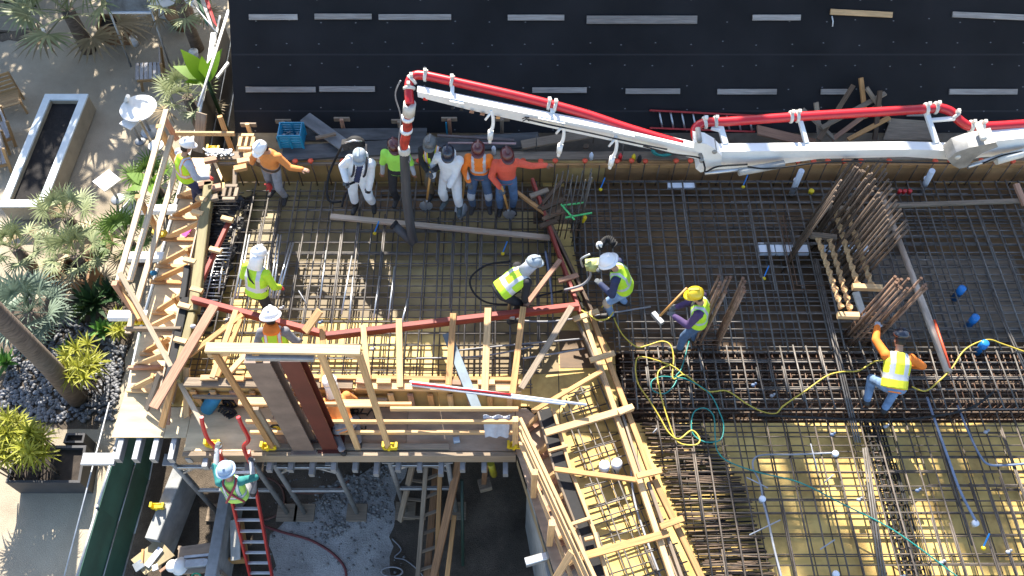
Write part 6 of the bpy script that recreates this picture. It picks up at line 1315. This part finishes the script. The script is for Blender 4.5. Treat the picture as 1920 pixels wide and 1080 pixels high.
# ---------------------------------------------------------------- concrete pump boom
D0, D1 = 13.45, 13.25
def bp(x, y, t=None):
    u = (x - 780) / 540.0
    return VD(x, y, lerp(13.55, 13.3, max(0, min(1, u))))
boom = thing('pump_boom', 'white articulated concrete pump boom with a red delivery pipe reaching over the deck', 'concrete pump', bp(1320, 285))
def boxsec(pts, mb, wdt):
    'tapering box girder through (x, ytop, ybot) stations, depth wdt along the view across the boom'
    vs = []; back = V(0, .5, -.25).normalized()
    for (x, y0, y1) in pts:
        a = bp(x, y0); b = bp(x, y1)
        vs += [a, b, b + V(0, wdt, -.02), a + V(0, wdt, -.02)]
    n = len(pts); fs = [[i * 4 + k, i * 4 + (k + 1) % 4, i * 4 + 4 + (k + 1) % 4, i * 4 + 4 + k] for i in range(n - 1) for k in range(4)] + [[3, 2, 1, 0], [4 * n - 4, 4 * n - 3, 4 * n - 2, 4 * n - 1]]
    return mb.add(vs, fs)
def girder(name, pts, wdt, parent, m):
    'box girder: top flange line in px, with real depth'
    vs = []
    for (x, y0, hgt) in pts:
        a = bp(x, y0); u = V(0, 0, -1)
        for (sy, sz) in [(0, 0), (-wdt, 0), (-wdt, -hgt), (0, -hgt)]: vs.append(a + V(0, sy, sz))
    n = len(pts); fs = [[i * 4 + (k + 1) % 4, i * 4 + k, i * 4 + 4 + k, i * 4 + 4 + (k + 1) % 4] for i in range(n - 1) for k in range(4)] + [[0, 1, 2, 3], [4 * n - 1, 4 * n - 2, 4 * n - 3, 4 * n - 4]]
    return MB().add(vs, fs).build(name, m, parent)
bwht = mat('boom_white', (.80, .80, .77), .35, var=.14, scale=2.2, coat=.2)
a1 = girder('outer_arm', [(783, 160, .12), (880, 180, .17), (1050, 214, .21), (1200, 243, .24), (1320, 270, .22)], .13, boom, bwht)
a2 = girder('middle_arm', [(1318, 282, .30), (1350, 269, .42), (1440, 268, .36), (1540, 267, .19), (1700, 265, .17), (1790, 268, .2), (1815, 264, .2)], .16, boom, bwht)
a3 = girder('inner_arm', [(1790, 262, .30), (1850, 245, .36), (1930, 236, .40), (2600, 190, .48)], .22, boom, bwht)
for k, (x0, y0, x1, y1) in enumerate([(845, 186, 870, 191), (1010, 218, 1060, 228), (1150, 243, 1190, 252)]):
    MB().beam(bp(x0, y0 - 4) + V(0, -.06, .012), bp(x1, y1 - 4) + V(0, -.06, .012), .10, .02).build('stiffener_plate', bwht, boom)
# hinge, cylinders
def plate(name, px, cx, cy, th, m, dy=0):
    Y = bp(cx, cy).y + dy; return MB().slab([VY(x, y, Y) for x, y in px], th).build(name, m, boom)
oily = mat('oily_white', (.36, .355, .33), .4, var=.5, scale=3)
plate('hinge', [(1300, 256), (1322, 259), (1338, 268), (1352, 282), (1350, 300), (1330, 308), (1312, 313), (1303, 306), (1310, 296), (1319, 286), (1314, 276), (1300, 272)], 1316, 280, .22, bwht, -.06)
for x, y in ((1312, 266), (1316, 303), (1340, 286)): MB().lathe(VY(x, y, bp(1316, 280).y - .19), [(.035, 0), (.04, .02), (.04, .26)], 12, V(0, 1, 0)).build('hinge_pin', oily, boom)
plate('hinge', [(1772, 286), (1788, 272), (1812, 264), (1862, 253), (1866, 262), (1836, 274), (1820, 286), (1808, 300), (1794, 303), (1782, 297)], 1796, 285, .28, oily, -.1)
for x, y in ((1796, 296), (1845, 262)): MB().lathe(VY(x, y, bp(1796, 285).y - .25), [(.04, 0), (.045, .02), (.045, .31)], 12, V(0, 1, 0)).build('hinge_pin', dirtywhite, boom)
for pts, r, m in [([(1322, 300), (1392, 294)], .03, alu), ([(1385, 298), (1470, 284)], .06, oily), ([(1815, 288), (1880, 268)], .035, alu), ([(1868, 276), (1930, 260)], .07, dirtywhite)]:
    MB().tube([bp(*pts[0]) + V(0, -.16, -.12), bp(*pts[1]) + V(0, -.16, -.10)], r, 10).build('hydraulic_ram', m, boom)
for pts in [[(1205, 254), (1260, 268), (1310, 276), (1320, 292), (1322, 302), (1345, 292), (1400, 288)], [(1400, 292), (1430, 296), (1480, 292), (1530, 285), (1600, 282), (1700, 284), (1780, 286)], [(985, 203), (1030, 214), (1100, 228), (1180, 246), (1250, 260)], [(1840, 286), (1880, 270), (1930, 262)]]:
    MB().tube(smooth_pts([bp(x, y) + V(0, -.17, -.05) for x, y in pts]), .014, 6).build('hydraulic_hose', rubber, boom)
# delivery pipe
PR_ = .072
pp = [(768, 196), (766, 172), (768, 152), (778, 142), (795, 142), (830, 149), (980, 183), (1090, 212), (1180, 242), (1280, 272)]
MB().tube(smooth_pts([bp(x, y + 11) + V(0, .10, .03) for x, y in pp], 5), PR_, 14).build('delivery_pipe', redpaint, boom)
pp = [(1312, 272), (1304, 250), (1310, 236), (1328, 230), (1360, 229), (1520, 218), (1740, 205), (1762, 203), (1784, 210), (1800, 226), (1818, 237), (1845, 238), (1930, 233), (2250, 210), (2600, 184)]
MB().tube(smooth_pts([bp(x, y + 11) + V(0, .10, .03) for x, y in pp], 5), PR_, 14).build('delivery_pipe', redpaint, boom)
def collar(x, y, dx, dy, w=.05, r=.098):
    a = bp(x, y + 11) + V(0, .10, .03); b = bp(x + dx, y + dy + 11) + V(0, .10, .03); d = (b - a).normalized()
    mb = MB().lathe(a - d * w / 2, [(r * .86, 0), (r, .012), (r, w - .012), (r * .86, w)], 16, d); mb.beam(a + V(0, 0, r * .8), a + V(0, -.02, r * 1.55), .05, .05, V(0, 1, 0))
    mb.build('pipe_clamp', dirtywhite, boom)
for q in [(772, 150, 8, -8), (798, 142, 10, 2), (848, 153, 10, 2.4), (1030, 196, 10, 2.4), (1042, 199, 10, 2.4), (767, 166, 0, -8), (1322, 231, 8, -2), (1342, 230, 8, -1), (1484, 220, 8, -.6), (1496, 219, 8, -.6), (1738, 205, 8, -1), (1756, 203, 8, 0), (1792, 218, 5, 6), (1822, 238, 8, 0), (1842, 238, 8, 0)]: collar(*q)
for (x0, y0, x1, y1, w) in [(848, 158, 848, 178, .06), (1350, 238, 1360, 270, .09), (1500, 226, 1512, 268, .07), (1335, 246, 1350, 244, .06), (1738, 214, 1756, 268, .08), (1748, 232, 1790, 222, .06), (1036, 200, 1036, 212, .07)]:
    MB().beam(bp(x0, y0) + V(0, .07, 0), bp(x1, y1) + V(0, .0, 0), w, .05).build('pipe_bracket', bwht, boom)
# decals on the outer arm: small dark plates and the dark runner mark
for x, y, w, m in [(797, 170, .07, redpaint), (850, 187, .035, rubber), (866, 190, .05, rubber), (884, 194, .07, redwood), (904, 198, .07, redwood), (934, 205, .06, fir), (1585, 284, .12, redwood), (1604, 284, .06, rubber)]:
    a = bp(x - 4, y - 8 if x < 1200 else y - 14); z0 = -.13 if x < 1200 else -.12
    g = (.13 if x < 1200 else .20) + .006
    tag(MB().beam(V(a.x, a.y - g, a.z + z0), V(a.x + w, a.y - g, a.z + z0 - w * .2), .006, .055).build('marking', m, boom))
a = bp(985, 203); y_ = a.y - .137
rn = MB(); o_ = V(a.x, y_, a.z - .09)
for (p, q) in [((0, .05), (.02, 0)), ((.02, 0), (-.04, -.05)), ((.02, 0), (.06, -.05)), ((0, .03), (.06, .03)), ((0, .03), (-.05, .0))]: rn.beam(o_ + V(p[0], 0, p[1]), o_ + V(q[0], 0, q[1]), .005, .018, V(0, 1, 0))
rn.build('runner_mark', rubber, boom)
# hanging hose hooks
for i, (x, y) in enumerate([(918, 198), (1052, 224), (1152, 248)]):
    c = bp(x, y) + V(0, -.05, -.16); t = thing('pipe_hook', 'white hose hook hanging under the outer boom arm, %s from the tip' % ORD[i], 'hook', c, 'white hooks under the boom')
    hk = smooth_pts([c + V(.02, 0, .12), c + V(.05, -.02, -.02), c + V(.045, -.04, -.2), c + V(.01, -.05, -.3)], 5)
    MB().tube(hk, .028, 10).build('arm', white, t); MB().tube([c + V(.01, -.05, -.3), c + V(-.005, -.055, -.48)], .045, 12).tube([c + V(-.005, -.055, -.48), c + V(-.01, -.06, -.56)], .028, 10).build('end_fitting', white, t)
    MB().tube([c + V(.02, 0, .06), c + V(-.07, -.04, -.06)], .02, 8).build('side_pin', white, t)
# end hose
eh = thing('end_hose', 'red wrapped and dark rubber end hose hanging from the boom tip into the left bay', 'hose', P(772, 452, .3))
top = bp(768, 205) + V(0, .10, .03); mid = VY(758, 282, top.y - .05); bot = P(775, 452, .42)
MB().tube([top, VY(766, 214, top.y)], .10, 14).build('coupling', dirtywhite, eh)
rough = [lerp(top, mid, t) + V(rnd(-.012, .012), rnd(-.012, .012), 0) for t in [i / 10 for i in range(11)]]
MB().tube(rough, .074, 12, taper=lambda t: 1 + .10 * math.sin(t * 40)).build('wrapped_hose', mat('red_wrap', (.56, .05, .025), .75, var=.6, scale=7, bump=.6), eh)
for t in (.32, .58): p = lerp(top, mid, t); MB().lathe(p, [(.10, 0), (.105, .06)], 14).build('strap', white, eh)
MB().lathe(mid + V(0, 0, -.06), [(.095, 0), (.10, .03), (.10, .11), (.09, .14)], 14).build('coupling', dirtywhite, eh)
MB().lathe(mid + V(.0, 0, -.24), [(.085, 0), (.09, .03), (.09, .05)], 14).build('coupling', alu, eh)
darkhose = mat('cement_dusted_hose', (.075, .075, .078), .65, var=.5, scale=3, stretch=(.6, 4, 4))
MB().tube(smooth_pts([mid, lerp(mid, bot, .5) + V(-.04, 0, 0), bot + V(-.02, .06, .25), bot], 8), .082, 14).build('rubber_hose', darkhose, eh)
MB().tube([bot + V(.02, -.02, -.06), P(737, 420, .62)], .078, 14).build('hose_end', darkhose, eh)
e = P(737, 420, .62); d = (e - bot).normalized(); MB().lathe(e - d * .05, [(.086, 0), (.09, .02), (.09, .06), (.06, .062), (.055, .03)], 14, d).build('nozzle', rubber, eh)
MB().tube(smooth_pts([top + V(-.09, -.02, .5), top + V(-.2, -.03, .2), top + V(-.17, -.02, -.3), mid + V(-.06, -.05, .2), mid + V(.07, -.1, -.2)], 6), .012, 6).build('safety_rope', greyhose, eh)
